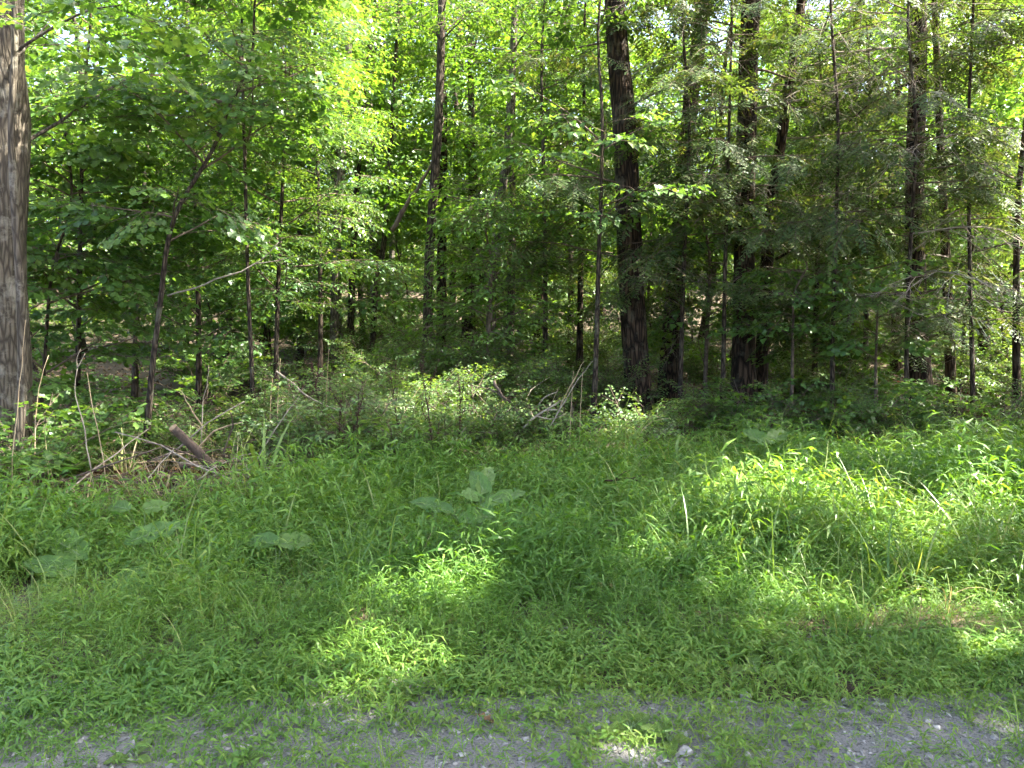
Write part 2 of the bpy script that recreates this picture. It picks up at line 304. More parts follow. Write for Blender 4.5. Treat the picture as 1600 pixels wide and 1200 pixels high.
def spray(kind, seed):
    r = np.random.default_rng(seed); b = Buf()
    def twig(p0, az, el, L, rad, droop):
        pts = [np.array(p0, float)]; n = 4 if rad > .0035 else 2
        for i in range(n):
            pts.append(pts[-1] + azel(np.array(az), np.array(el - droop * (i + .5) / n)) * L / n)
        pts = np.array(pts); q = pts[::2]; V, T = tube(q, np.linspace(rad, rad * .4, len(q)), 3, False); b.add(V, T, .4, 1); return pts
    def leaves(pts, n, L, W, fn, pair, spread=.95):
        for i in range(n):
            f = .12 + .88 * (i + .5) / n; k = min(int(f * (len(pts) - 1)), len(pts) - 2); p = pts[k] + (pts[k + 1] - pts[k]) * (f * (len(pts) - 1) - k)
            d = pts[k + 1] - pts[k]; az0 = math.atan2(d[0], d[1])
            for s in ((-1, 1) if pair else ((-1) ** i,)):
                l = L * r.uniform(.65, 1.15)
                V, T = fn(l, l * W / L * r.uniform(.85, 1.15), r.uniform(.05, .4))
                D = azel(np.array([az0 + s * spread * r.uniform(.7, 1.2)]), np.array([r.normal(-.12, .25)]))
                Rm = frames(D, np.array([r.normal(0, .35)]))[0]
                pet = D[0] * .025
                b.add(V @ Rm.T + p + pet, T, np.clip(r.normal(.42, .17), 0, 1), 0)
        l = L; V, T = fn(l, W, .2); D = azel(np.array([az0]), np.array([-.15])); b.add(V @ frames(D, np.array([0.]))[0].T + pts[-1], T, .5, 0)
    if kind == 'maple':
        m = twig((0, 0, 0), 0, .05, .48, .004, .25); leaves(m, 4, .095, .105, leaf_lobed, True)
        for s in (-1, 1):
            t = twig(m[1 + (s > 0)], s * .75, .03, .26, .003, .2); leaves(t, 2, .085, .095, leaf_lobed, True)
    elif kind == 'maplefar':
        m = twig((0, 0, 0), 0, .05, .48, .004, .25); leaves(m, 4, .10, .095, leaf_oval, True)
        for s in (-1, 1):
            t = twig(m[1 + (s > 0)], s * .75, .03, .26, .003, .2); leaves(t, 2, .09, .085, leaf_oval, True)
    elif kind in ('oval', 'canopy'):
        m = twig((0, 0, 0), 0, .05, .5, .004, .3); leaves(m, 6, .085, .05, leaf_oval, False)
        for s in (-1, 1):
            for q in (1, 2):
                t = twig(m[q], s * .8 + .1 * q, .05, .30, .003, .2); leaves(t, 4, .08, .048, leaf_oval, False)
    elif kind == 'shrub':
        m = twig((0, 0, 0), 0, .3, .38, .004, .5); leaves(m, 7, .055, .034, leaf_oval, True)
        for s in (-1, 1):
            t = twig(m[1], s * .7, .3, .22, .003, .3); leaves(t, 4, .05, .03, leaf_oval, True)
    elif kind == 'ash':
        m = twig((0, 0, 0), 0, .1, .22, .005, .1)
        for a, e, k in ((-.9, .15, 1), (.9, .1, 2), (-.35, .35, 3), (.4, .2, 3), (0, .1, 4)):
            t = twig(m[k], a, e, r.uniform(.28, .4), .0025, .7); leaves(t, 6, .085, .026, leaf_kite, True, 1.15)
    elif kind == 'hemlock':
        L = .5; m = twig((0, 0, 0), 0, 0, L, .004, .45)
        for i in range(11):
            f = .06 + .94 * i / 11; k = min(int(f * 4), 3); p = m[k] + (m[k + 1] - m[k]) * (f * 4 - k)
            for s in (-1, 1):
                l = (.17 * (1 - f) + .045) * r.uniform(.6, 1.25); a = s * r.uniform(.75, 1.1); e = r.normal(-.25, .15)
                D = azel(np.array(a), np.array(e)); sd_ = nrm(np.cross(D, [0, 0, 1.])); tnt = np.clip(r.normal(.4, .2), 0, 1)
                # a twig of needles: a ragged strip of small blades
                n = 2; V = []; T = []
                for q in range(n):
                    c = p + D * l * (q / n); d2 = p + D * l * ((q + 1) / n); wd = .0165 * (1 - .35 * q / n) * r.uniform(.7, 1.4)
                    V += [c, d2 + sd_ * wd, d2 + D * .004, c, d2 + D * .004, d2 - sd_ * wd]; T += [[6 * q, 6 * q + 1, 6 * q + 2], [6 * q + 3, 6 * q + 4, 6 * q + 5]]
                b.add(V, T, tnt, 0)
    elif kind == 'coarse':
        for i in range(15):
            V, T = leaf_kite(.13 * r.uniform(.7, 1.2), .085 * r.uniform(.8, 1.2), r.uniform(0, .4)); f = (i + .5) / 15; s = (-1) ** i
            Rm = frames(azel(np.array([s * r.uniform(.3, 1.5)]), np.array([r.normal(-.1, .3)])), np.array([r.normal(0, .4)]))[0]
            b.add(V @ Rm.T + [s * r.uniform(0, .2), .5 * f, r.normal(0, .04)], T, np.clip(r.normal(.42, .17), 0, 1), 0)
    elif kind == 'mid':
        for i in range(22):
            V, T = leaf_kite(.095 * r.uniform(.7, 1.2), .055 * r.uniform(.8, 1.2), r.uniform(0, .4)); f = (i + .5) / 22; s = (-1) ** i
            Rm = frames(azel(np.array([s * r.uniform(.3, 1.4)]), np.array([r.normal(-.1, .3)])), np.array([r.normal(0, .4)]))[0]
            b.add(V @ Rm.T + [s * r.uniform(0, .22), .5 * f, r.normal(0, .03) - .08 * f], T, np.clip(r.normal(.42, .17), 0, 1), 0)
    elif kind == 'deadtwig':
        m = twig((0, 0, 0), 0, 0, .55, .0045, .35)
        for i in range(7):
            k = 1 + i % 3; t = twig(m[k] + (m[k + 1] - m[k]) * r.random(), (-1) ** i * r.uniform(.4, 1.), r.normal(-.1, .3), r.uniform(.12, .32), .0022, .3)
    return b.arrays()
SPR = {k: [spray(k, 100 + 10 * j + len(k)) for j in range(5)] for k in ('maple', 'maplefar', 'oval', 'canopy', 'shrub', 'ash', 'hemlock', 'coarse', 'mid', 'deadtwig')}

# sunny places on the ground below: where crowns above let the sun through (x, y, rx, ry, share of the sprays left out)
GAPS = []
def gap(px, py, rx, ry, share, z=.3):
    u, v = (px - 800) / FPX, (600 - py) / FPX
    d = np.array([u, math.cos(PITCH) + v * math.sin(PITCH), -math.sin(PITCH) + v * math.cos(PITCH)])
    s = (z - CAM_H) / d[2]; GAPS.append((d[0] * s, d[1] * s, rx, ry, share, z))
gap(705, 872, .54, .44, 1.); gap(640, 940, .46, .36, .96); gap(595, 995, .28, .18, .95)
gap(1210, 765, .9, 1.1, 1.); gap(1380, 790, .9, 1.0, .97); gap(1540, 780, .8, 1.0, .97); gap(1110, 840, .6, .6, .93); gap(1340, 870, .8, .6, .95)
gap(1540, 890, .6, .6, .96); gap(1000, 780, .6, .6, .85); gap(1440, 720, .8, .8, .93)
gap(960, 1170, .4, .14, .9, 0); gap(1500, 1130, .6, .25, .6, 0)
gap(840, 640, 1.5, 2.2, 1.); gap(700, 660, 1.2, 2., 1.); gap(960, 670, .6, .8, 1.); gap(600, 640, 1.2, 1.8, .95); gap(340, 700, 1.4, .8, .75); gap(60, 640, .5, .9, .85, .8)
gap(160, 690, .6, .6, .8); gap(30, 60, .35, .9, .8, 4.); gap(520, 480, 1., 1.5, .7, 1.5); gap(1200, 620, 1.2, .8, .7, .5); gap(1450, 560, .5, .6, .8, 1.2)
def gap3(x, y, z, r, share): GAPS.append((x, y, r, r, share, z))
for a_ in [(-5.2, 10, 4.2, 1.1, .95), (-3.6, 11.6, 5.0, 1.3, .95), (-5.6, 9.4, 2.2, .8, .9), (-2.2, 11.2, 3.4, 1.1, .95), (-4.6, 13.4, 6.2, 1.5, .95), (-2.9, 9.6, 3.8, .9, .95), (-3.4, 9., 2.2, .5, .9),
           (-1.2, 16, 6.5, 2., .97), (-.4, 16.5, 4, 1.2, .9), (1, 17.8, 8, 1.6, .95), (-3, 17, 7.2, 2., .97), (1.4, 15.5, 2.2, 1.2, .9), (2.4, 12.6, 4.5, 1.2, .95), (4.4, 12.8, 4.6, 1.5, .97), (3.6, 11.6, 2., 1.1, .97), (6.4, 12.4, 4.2, 1.6, .97), (6.2, 11.2, 1.8, 1.1, .97), (7.6, 11.5, 3., 1.3, .97), (5.2, 13.6, 6.2, 1.5, .95), (5., 11.4, 3., 1., .97), (8, 18, 6.5, 2., .9)]: gap3(*a_)
def sun_cut(buf, base):
    """leave out the leaves that would stand between the sun and the sunny places"""
    V, T, t, m = buf.arrays(); C = V[T].mean(1) + base; seen = in_view(C, 0.); keep = np.ones(len(C), bool)
    cell = np.floor(C / .33).astype(np.int64); hsh = ((cell[:, 0] * 73856093) ^ (cell[:, 1] * 19349663) ^ (cell[:, 2] * 83492791)) % 997 / 997.
    for gx_, gy_, rx, ry, sh, z in GAPS:
        q = C - ((C[:, 2] - z) / SUN[2])[:, None] * SUN
        wob = 1 + .25 * np.sin(3 * np.arctan2(q[:, 1] - gy_, q[:, 0] - gx_) + gx_ * 5)
        rr = np.sqrt(((q[:, 0] - gx_) / rx) ** 2 + ((q[:, 1] - gy_) / ry) ** 2) / wob
        keep &= ~((C[:, 2] > z + 1.5) & ~seen & (hsh < sh * (1 - smooth(.55, 1.6, rr))))
    b = Buf(); b.add(V, T[keep], t[keep], m[keep]); return b

# ------------------------------------------------------------------ trees
STYLE = {  # limb elevation at the trunk, bend per metre, sub-branch pitch, spacing of sprays, spray scale
    'hemlock': dict(el=(-.05, .25), bend=-.16, sub=-.12, step=.20, sc=(.8, 1.35), spr='hemlock', mat='hemlock'),
    'maple': dict(el=(.2, .7), bend=-.14, sub=.0, step=.24, sc=(.8, 1.25), spr='maple', mat='maple'),
    'oval': dict(el=(.25, .8), bend=-.13, sub=.02, step=.22, sc=(.9, 1.4), spr='oval', mat='canopy'),
    'ash': dict(el=(.2, .7), bend=-.12, sub=.0, step=.26, sc=(.9, 1.3), spr='ash', mat='ash'),
}
def crown_points(path, style, limbs, rng, dead=0.):
    """limbs: list of (height fraction along the path by z, azimuth, length). Returns wood list and spray arrays"""
    st = STYLE[style]; wood = []; P, D, Rl, S, dd = [], [], [], [], []
    path = np.asarray(path)
    for z, az, L in limbs:
        i = min(np.searchsorted(path[:, 2], z), len(path) - 1); i = max(i, 1)
        f = np.clip((z - path[i - 1][2]) / max(path[i][2] - path[i - 1][2], 1e-6), 0, 1); p0 = path[i - 1] + (path[i] - path[i - 1]) * f
        is_dead = rng.random() < dead
        n = 7; el = rng.uniform(*st['el']); pts = [p0]; a = az
        for k in range(n):
            pts.append(pts[-1] + azel(np.array(a), np.array(el)) * L / n); el += st['bend'] * L / n + rng.normal(0, .07); a += rng.normal(0, .10)
        pts = np.array(pts); wood.append((pts, .004 + .0075 * L, is_dead, True))
        ns = max(3, int(L / (.22 if style == 'hemlock' else .3)))
        for q in range(ns):
            t = .22 + .78 * (q + rng.random() * .6) / ns; k = min(int(t * n), n - 1); b0 = pts[k] + (pts[k + 1] - pts[k]) * (t * n - k)
            d0 = pts[k + 1] - pts[k]; a0 = math.atan2(d0[0], d0[1]); sgn = (-1) ** q
            sl = (.22 + .42 * L * (1 - t) * rng.uniform(.6, 1.2)) if t < .97 else .3
            sa = a0 + sgn * rng.uniform(.6, 1.05); se = st['sub'] + rng.normal(0, .12) + .3 * math.asin(np.clip(d0[2] / np.linalg.norm(d0), -1, 1))
            sp = [b0]; m = 3
            for _ in range(m):
                sp.append(sp[-1] + azel(np.array(sa), np.array(se)) * sl / m); se -= .10; sa += rng.normal(0, .12)
            sp = np.array(sp); wood.append((sp, .003 + .004 * sl, is_dead, False))
            npt = max(1, int(sl / st['step'] + .5))
            for u in range(npt + 1):
                g = (u + .6) / (npt + .6); kk = min(int(g * m), m - 1); c = sp[kk] + (sp[kk + 1] - sp[kk]) * min(g * m - kk, 1)
                side = 0 if u == npt else (-1) ** u * rng.uniform(.4, 1.)
                P.append(c); D.append(azel(np.array(sa + side), np.array(se + rng.normal(0, .15)))); Rl.append(rng.normal(0, .22)); S.append(rng.uniform(*st['sc'])); dd.append(is_dead)
    return wood, (np.array(P), np.array(D), np.array(Rl), np.array(S), np.array(dd))
CULL = .972
def build_crown(name, parent, base, path, style, limbs, rng, dead=0., filt=True, branches=True, bark='twig', thin=1., spr=None, mat=None, cull=True):
    st = STYLE[style]; wood, (P, D, Rl, S, dd) = crown_points(path, style, limbs, rng, dead)
    keep = np.ones(len(P), bool); Wp = P + base
    if cull:
        vis = in_view(Wp); drop = ~vis & (rng.random(len(P)) < CULL); keep &= ~drop; S = np.where(vis, S, S * 1.5)
    if thin < 1: keep &= rng.random(len(P)) < thin
    P, D, Rl, S, dd = P[keep], D[keep], Rl[keep], S[keep], dd[keep]
    spr = spr or st['spr']
    if spr == 'maple' and (base[1] > 11.5 or not cull): spr = 'maplefar'
    if spr == 'oval' and base[1] > 16: spr = 'mid'
    b = Buf(); tp = SPR[spr]; pick = rng.integers(0, 5, len(P)); Rm = frames(D, Rl) if len(P) else None
    for k in range(5):
        hid = ~in_view(P + base) if cull else np.zeros(len(P), bool)
        s = (pick == k) & ~dd & ~hid; place(b, tp[k], P[s], Rm[s], S[s], rng.normal(0, .13, s.sum()))
        s = (pick == k) & ~dd & hid; place(b, SPR['coarse'][k], P[s], Rm[s], S[s], rng.normal(0, .13, s.sum()))
        s = (pick == k) & dd
        if s.any(): place(b, SPR['deadtwig'][k], P[s], Rm[s], S[s], None, 2)
    for pts, r, isd, main in wood:
        if main and branches and in_view(pts[3:4] + base)[0]: continue
        V, T = tube(pts[::2] if main else pts, np.linspace(r, r * .25, len(pts[::2] if main else pts)), 4 if main else 3, False); b.add(V, T, .4, 2 if isd else 1)
    if filt: b = sun_cut(b, base)
    o = obj('crown', b.mesh('crown', [M[mat or st['mat']], M[bark], M['dead_twig']]), parent); o['kind'] = 'stuff'
    if branches:
        for pts, r, isd, main in wood:
            if main and in_view(pts[3:4] + base)[0]:
                q = Buf(); V, T = tube(pts, np.linspace(r, r * .22, len(pts)), 6); q.add(V, T); obj('branch', q.mesh('branch', [M['dead_twig' if isd else bark]], True), parent)
    return o
def px_path(pix, Y, H, rng, wob=.03):
    """a trunk through photograph pixels at distance Y, carried on above the frame to height H; returns base and local path"""
    pts = [at(px, py, Y) for px, py in pix]
    z0 = gz(pts[0][0], Y); p0 = pts[0].copy(); p0[2] = z0
    if len(pts) > 1 and pts[0][2] > z0:
        d = pts[1] - pts[0]; p0 = pts[0] + d * ((z0 - pts[0][2]) / d[2]); p0[2] = z0
    P = [p0] + [p for p in pts if p[2] > z0 + .25]
    d = P[-1] - P[-2]; top = P[-1]
    if top[2] < H:
        d = d / max(d[2], .1); lean = d * [.6, .6, 0] + [0, 0, 1]
        for f in (.35, .7, 1.): P.append(top + lean * (H - top[2]) * f + rng.normal(0, .12, 3) * [1, 1, 0])
    P = np.array(P); P[1:, 1] += np.cumsum(rng.normal(0, wob * 2, len(P) - 1)); base = P[0].copy()
    return base, smooth_path(P - base, max(16, 3 * len(P)))
def tree(name, label, cat, pix, Y, wpx, H, style, bark, n_limbs, z_lo, Lmax, seed, dead=0., thin=1., top=.97, group=None, flare=True, sides=12, spr=None, mat=None, filt=True, az_bias=None):
    rng = np.random.default_rng(seed); base, path = px_path(pix, Y, H, rng)
    root = obj(name, None, None, base, label, cat, group)
    r0 = wpx / FPX * Y / 2; zz = path[:, 2] / path[-1][2]; rad = r0 * (1 - .86 * np.clip(zz, 0, 1) ** .9) + .004
    P2 = path.copy(); P2[0][2] -= .12
    V, T = trunk_tube(P2, rad, sides, rng, .05 if wpx > 20 else .03, flare)
    b = Buf(); b.add(V, T); obj('trunk', b.mesh('trunk', [M[bark]], True), root)
    zl = np.sort(rng.uniform(0, 1, n_limbs)) ** .85; lim = []
    for i, f in enumerate(zl):
        z = z_lo + (path[-1][2] * top - z_lo) * f; prof = (1 - .75 * f) * (.75 + .25 * min(1, f * 5))
        az = i * 2.4 + rng.uniform(-.5, .5) if az_bias is None else az_bias + rng.normal(0, 1.0)
        lim.append((z, az, max(.5, Lmax * prof * rng.uniform(.6, 1.1))))
    if style == 'hemlock' and wpx > 12:
        for i in range(7): lim.append((rng.uniform(1.2, 1.6 + .42 * Y), math.pi + rng.normal(0, .8), rng.uniform(.5, 1.3)))
    build_crown(name, root, base, path, style, lim, rng, dead, filt, True, 'twig' if bark != 'bark_grey' else 'bark_grey', thin, spr, mat)
    return root, base, path

TREES = [
 # name, label, category, trunk pixels, distance, width px, height, style, bark, limbs, lowest limb, longest limb, seed, dead share, thin
 ('hemlock_tree', 'stout dark hemlock trunk just left of a thinner trunk, near the centre of the wood', 'tree', [(1000, 690), (990, 520), (984, 400), (975, 200), (962, 20)], 12.6, 44, 19, 'hemlock', 'bark_dark', 50, 1.9, 2.7, 11, .2, .55),
 ('hemlock_tree', 'dark mottled trunk rising between the two stoutest hemlock trunks', 'tree', [(1042, 690), (1050, 520), (1066, 330), (1082, 150), (1098, 0)], 14.2, 32, 18, 'hemlock', 'bark_dark', 36, 2.6, 2.4, 12, .25, .55),
 ('hemlock_tree', 'straight dark trunk with a slimmer leaning trunk at its foot on the right', 'tree', [(1160, 690), (1163, 500), (1166, 300), (1170, 150), (1175, 0)], 12.8, 38, 20, 'hemlock', 'bark_dark', 60, 2.0, 2.8, 13, .3, .55),
 ('hemlock_tree', 'slim dark trunk leaning right away from the straight trunk beside it', 'tree', [(1182, 690), (1192, 520), (1205, 350), (1222, 220), (1246, 60)], 13.3, 22, 15, 'hemlock', 'bark_dark', 36, 2.6, 2.1, 14, .35, .55),
 ('hemlock_tree', 'tall dark trunk with one sunlit edge, standing at the far right', 'tree', [(1441, 700), (1440, 500), (1438, 300), (1440, 150), (1442, 0)], 12.4, 34, 20, 'hemlock', 'bark_dark', 64, 1.6, 2.9, 15, .25, .55),
 ('hemlock_tree', 'thin dark trunk close behind the tall trunk at the far right', 'tree', [(1486, 690), (1478, 450), (1466, 200), (1456, 20)], 13.2, 15, 13, 'hemlock', 'bark_dark', 24, 2.4, 1.9, 16, .3, .55),
 ('maple_tree', 'thick pale grey trunk cut by the left edge of the photo', 'tree', [(6, 790), (10, 600), (14, 400), (20, 200), (26, 0)], 7.7, 74, 17, 'maple', 'bark_grey', 18, 3.1, 3.4, 17, 0, .9),
 ('maple_tree', 'slim mottled stem growing close against the thick pale left trunk', 'tree', [(24, 770), (33, 620), (39, 460), (32, 330), (30, 200), (36, 40)], 7.3, 13, 9, 'maple', 'bark_grey', 12, 3.0, 1.8, 50, 0, .9),
 ('maple_tree', 'slender sunlit trunk running up through the bright leaves left of centre', 'tree', [(520, 640), (520, 520), (524, 380), (534, 200), (542, 40)], 16.5, 15, 17, 'oval', 'bark_grey', 26, 3.4, 2.5, 18, 0, .72),
 ('maple_tree', 'pale slender trunk with a slanting dead pole behind it, near the middle', 'tree', [(668, 620), (668, 520), (672, 380), (684, 200), (690, 20)], 14.8, 17, 18, 'oval', 'bark_mid', 24, 4.4, 2.5, 19, 0, .72),
 ('maple_tree', 'sunlit grey trunk leaning right, half of a narrow V of two stems', 'tree', [(766, 620), (768, 480), (778, 350), (792, 240), (803, 60)], 16.0, 16, 18, 'oval', 'bark_grey', 26, 4.6, 2.4, 20, 0, .72),
 ('maple_tree', 'darker upright stem crossing behind the leaning sunlit grey trunk', 'tree', [(796, 620), (798, 480), (801, 330), (800, 200), (806, 0)], 17.0, 13, 17, 'oval', 'bark_mid', 22, 5.0, 2.3, 21, 0, .72),
 ('hemlock_tree', 'short dark forest trunk in deep shade beside the pale slender trunk', 'tree', [(690, 600), (690, 480), (691, 330), (692, 150)], 18.5, 17, 16, 'hemlock', 'bark_dark', 26, 3.6, 1.8, 22, .4, .7),
 ('maple_tree', 'dark trunk with a slight right lean behind the low hemlock boughs', 'tree', [(842, 610), (846, 450), (860, 340), (874, 220), (884, 60)], 20, 16, 17, 'oval', 'bark_dark', 20, 4.5, 2.3, 23, 0, .72),
 ('maple_tree', 'thin sunlit stem with peeling light patches beside the slender left-centre trunk', 'tree', [(548, 640), (550, 480), (556, 330), (566, 200), (580, 60)], 18, 12, 15, 'oval', 'bark_mid', 22, 3.6, 2.2, 24, 0, .72),
 ('maple_tree', 'crooked thin tree curving right above a dark hollow left of the middle', 'tree', [(580, 610), (586, 450), (598, 385), (604, 300), (610, 200), (618, 60)], 17.2, 10, 13, 'oval', 'bark_mid', 18, 3.4, 2., 25, 0, .72),
 ('maple_tree', 'forked tree with a dark Y-shaped stem near the top right corner', 'tree', [(1536, 640), (1540, 450), (1546, 300), (1556, 180), (1550, 60)], 18, 17, 16, 'oval', 'bark_dark', 28, 2.8, 2.6, 26, 0, .72),
 ('hemlock_tree', 'dim hemlock trunk standing midway between the two tallest dark trunks at right', 'tree', [(1322, 640), (1322, 480), (1326, 300), (1330, 100)], 17.5, 20, 17, 'hemlock', 'bark_dark', 60, 1.6, 2.6, 27, .3, .55),
 ('hemlock_tree', 'slim shaded hemlock just left of the tall far-right trunk', 'tree', [(1398, 640), (1399, 480), (1400, 300), (1404, 60)], 19, 14, 15, 'hemlock', 'bark_dark', 46, 1.8, 2.2, 28, .3, .55),
 ('hemlock_tree', 'low hemlock with sweeping boughs filling the shade left of the stout trunk', 'tree', [(905, 650), (906, 500), (908, 350), (912, 200)], 15.5, 11, 9, 'hemlock', 'bark_dark', 34, 1.1, 2.3, 29, .05, .95),
 ('hemlock_tree', 'bushy hemlock spreading its boughs past the right edge of the photo', 'tree', [(1590, 690), (1592, 500), (1596, 300)], 11.5, 12, 9, 'hemlock', 'bark_dark', 30, 1.3, 1.9, 30, .05, .95),
 ('hemlock_tree', 'young hemlock with low fans of needles between the far-right trunk and the leaning trunk', 'tree', [(1270, 690), (1272, 540), (1280, 380), (1290, 240)], 13.8, 9, 7, 'hemlock', 'bark_dark', 24, 1.2, 1.6, 31, .12, .95),
 ('sapling', 'thin brown sapling with a forked top, standing in front of the dark left thicket', 'tree', [(232, 700), (244, 580), (256, 470), (262, 380), (280, 320), (330, 240), (352, 180)], 8.8, 10, 5.6, 'maple', 'bark_mid', 20, 2.5, 1.7, 32, 0, 1),
 ('sapling', 'dense young maple filling the gap just right of the pale left trunk', 'tree', [(120, 700), (122, 500), (130, 300), (140, 120)], 10.2, 8, 6.8, 'maple', 'bark_mid', 34, .7, 2.0, 33, 0, 1),
 ('sapling', 'leafy young maple behind the forked brown sapling', 'tree', [(310, 670), (312, 500), (305, 330), (300, 150)], 11.8, 9, 7.5, 'maple', 'bark_mid', 36, .9, 2.2, 34, 0, .74),
 ('sapling', 'young ash with feathery leaflets left of the slender sunlit trunk', 'tree', [(430, 670), (432, 500), (440, 330), (452, 140)], 11.2, 8, 7, 'ash', 'bark_mid', 34, 1.7, 2.0, 35, 0, 1),
 ('sapling', 'tall young maple leaning over the left thicket, its top out of the frame', 'tree', [(210, 650), (214, 480), (222, 300), (236, 100)], 13.6, 10, 9.5, 'maple', 'bark_mid', 40, 1.0, 2.5, 36, 0, .74),
 ('sapling', 'bright young ash reaching feathery leaves into the upper left of the photo', 'tree', [(392, 640), (388, 450), (380, 250), (372, 20)], 9.6, 7, 7.6, 'ash', 'bark_mid', 22, 3.2, 2.2, 37, 0, 1),
 ('sapling', 'low shaded maple whose leaf layers hide the ground left of the forked sapling', 'tree', [(60, 690), (64, 560), (70, 420)], 9.4, 6, 4.4, 'maple', 'bark_mid', 34, .5, 1.8, 38, 0, 1),
 ('sapling', 'small beech with layered leaves before the dark hollow at centre', 'tree', [(760, 660), (762, 560), (766, 470)], 12.6, 7, 3.6, 'oval', 'twig', 26, .5, 1.5, 39, 0, 1),
 ('sapling', 'thin young maple in front of the two stems that form a V', 'tree', [(735, 640), (738, 450), (742, 250)], 19, 8, 10, 'oval', 'bark_mid', 30, 2.6, 2.2, 40, 0, .74),
 ('sapling', 'sunlit young maple low between the stout trunk and the straight trunk', 'tree', [(1100, 680), (1102, 540), (1106, 400)], 13.2, 7, 5.0, 'maple', 'twig', 18, .5, 1.4, 41, 0, 1),
 ('sapling', 'leafy maple sapling under the young hemlock, right of the leaning trunk', 'tree', [(1235, 690), (1236, 580), (1240, 470)], 11.6, 6, 2.6, 'maple', 'twig', 11, .4, 1.0, 42, 0, 1),
 ('sapling', 'maple sapling with flat leaf layers at the foot of the tall far-right trunk', 'tree', [(1370, 690), (1372, 580), (1378, 480)], 11.2, 6, 2.2, 'maple', 'twig', 10, .4, .9, 43, 0, 1),
 ('sapling', 'bright maple crown hanging into the top of the photo left of the stout hemlock', 'tree', [(890, 640), (892, 450), (888, 250), (880, 40)], 17.8, 10, 12, 'maple', 'bark_mid', 40, 3.6, 2.6, 44, 0, .74),
 ('sapling', 'sunlit maple spreading pale yellow leaves over the top centre-left', 'tree', [(610, 620), (612, 400), (616, 200), (622, 0)], 22, 11, 15, 'oval', 'bark_grey', 36, 5.0, 3.0, 45, 0, .74),
 ('sapling', 'tall maple with a glowing crown behind the pale slender trunk', 'tree', [(706, 600), (708, 400), (714, 200), (720, 20)], 24, 12, 16, 'oval', 'bark_mid', 36, 5.5, 3.1, 46, 0, .74),
 ('sapling', 'yellow-green maple crown filling the upper left between ash and slender trunk', 'tree', [(470, 620), (470, 400), (466, 200), (460, 0)], 19, 11, 14, 'oval', 'bark_mid', 36, 4.0, 2.9, 47, 0, .74),
 ('hemlock_tree', 'young hemlock whose thin boughs cross in front of the straight dark trunk', 'tree', [(1128, 700), (1130, 560), (1134, 400), (1140, 200)], 11.9, 7, 9.0, 'hemlock', 'bark_mid', 38, 1.5, 1.6, 71, .22, .75),
 ('hemlock_tree', 'young hemlock with thin boughs between the leaning trunk and the dim trunk', 'tree', [(1300, 700), (1302, 560), (1304, 400), (1306, 200)], 11.4, 7, 8.8, 'hemlock', 'bark_mid', 38, 1.5, 1.6, 72, .22, .75),
 ('hemlock_tree', 'feathery hemlock reaching boughs in front of the tall far-right trunk', 'tree', [(1418, 700), (1420, 560), (1420, 400), (1424, 200)], 11.0, 7, 8.4, 'hemlock', 'bark_mid', 38, 1.5, 1.6, 73, .22, .75),
 ('hemlock_tree', 'feathery hemlock beside the thin trunk near the right edge', 'tree', [(1520, 700), (1522, 560), (1524, 400), (1526, 200)], 11.4, 7, 9.0, 'hemlock', 'bark_mid', 38, 1.5, 1.6, 74, .22, .75),
 ('hemlock_tree', 'young hemlock with boughs across the mottled trunk between the stout ones', 'tree', [(1062, 700), (1064, 560), (1068, 400), (1074, 200)], 12.2, 7, 9.4, 'hemlock', 'bark_mid', 38, 1.5, 1.6, 75, .22, .75),
 ('sapling', 'maple whose leafy twigs hang before the upper stout hemlock trunk', 'tree', [(925, 700), (930, 560), (934, 400), (940, 200)], 11.6, 8, 8.5, 'maple', 'bark_mid', 26, 2.6, 1.9, 76, 0, .8),
 ('sapling', 'leafy maple with layered twigs right of the V of stems', 'tree', [(850, 660), (852, 500), (850, 300), (846, 100)], 14.5, 8, 9.5, 'maple', 'bark_mid', 30, 2.4, 2.1, 77, 0, .9),
 ('sapling', 'slim maple with bright twigs hanging in front of the dim trunk at right', 'tree', [(1350, 680), (1352, 500), (1356, 300), (1360, 100)], 14.6, 8, 9, 'maple', 'bark_mid', 26, 2.0, 2.0, 78, 0, .9),
 ('sapling', 'slim beech with fine leaves left of the crooked thin tree', 'tree', [(500, 660), (500, 500), (496, 300), (490, 100)], 13.4, 8, 9, 'oval', 'bark_mid', 24, 2.0, 2.0, 79, 0, .8),
]
for a in TREES: tree(*a)
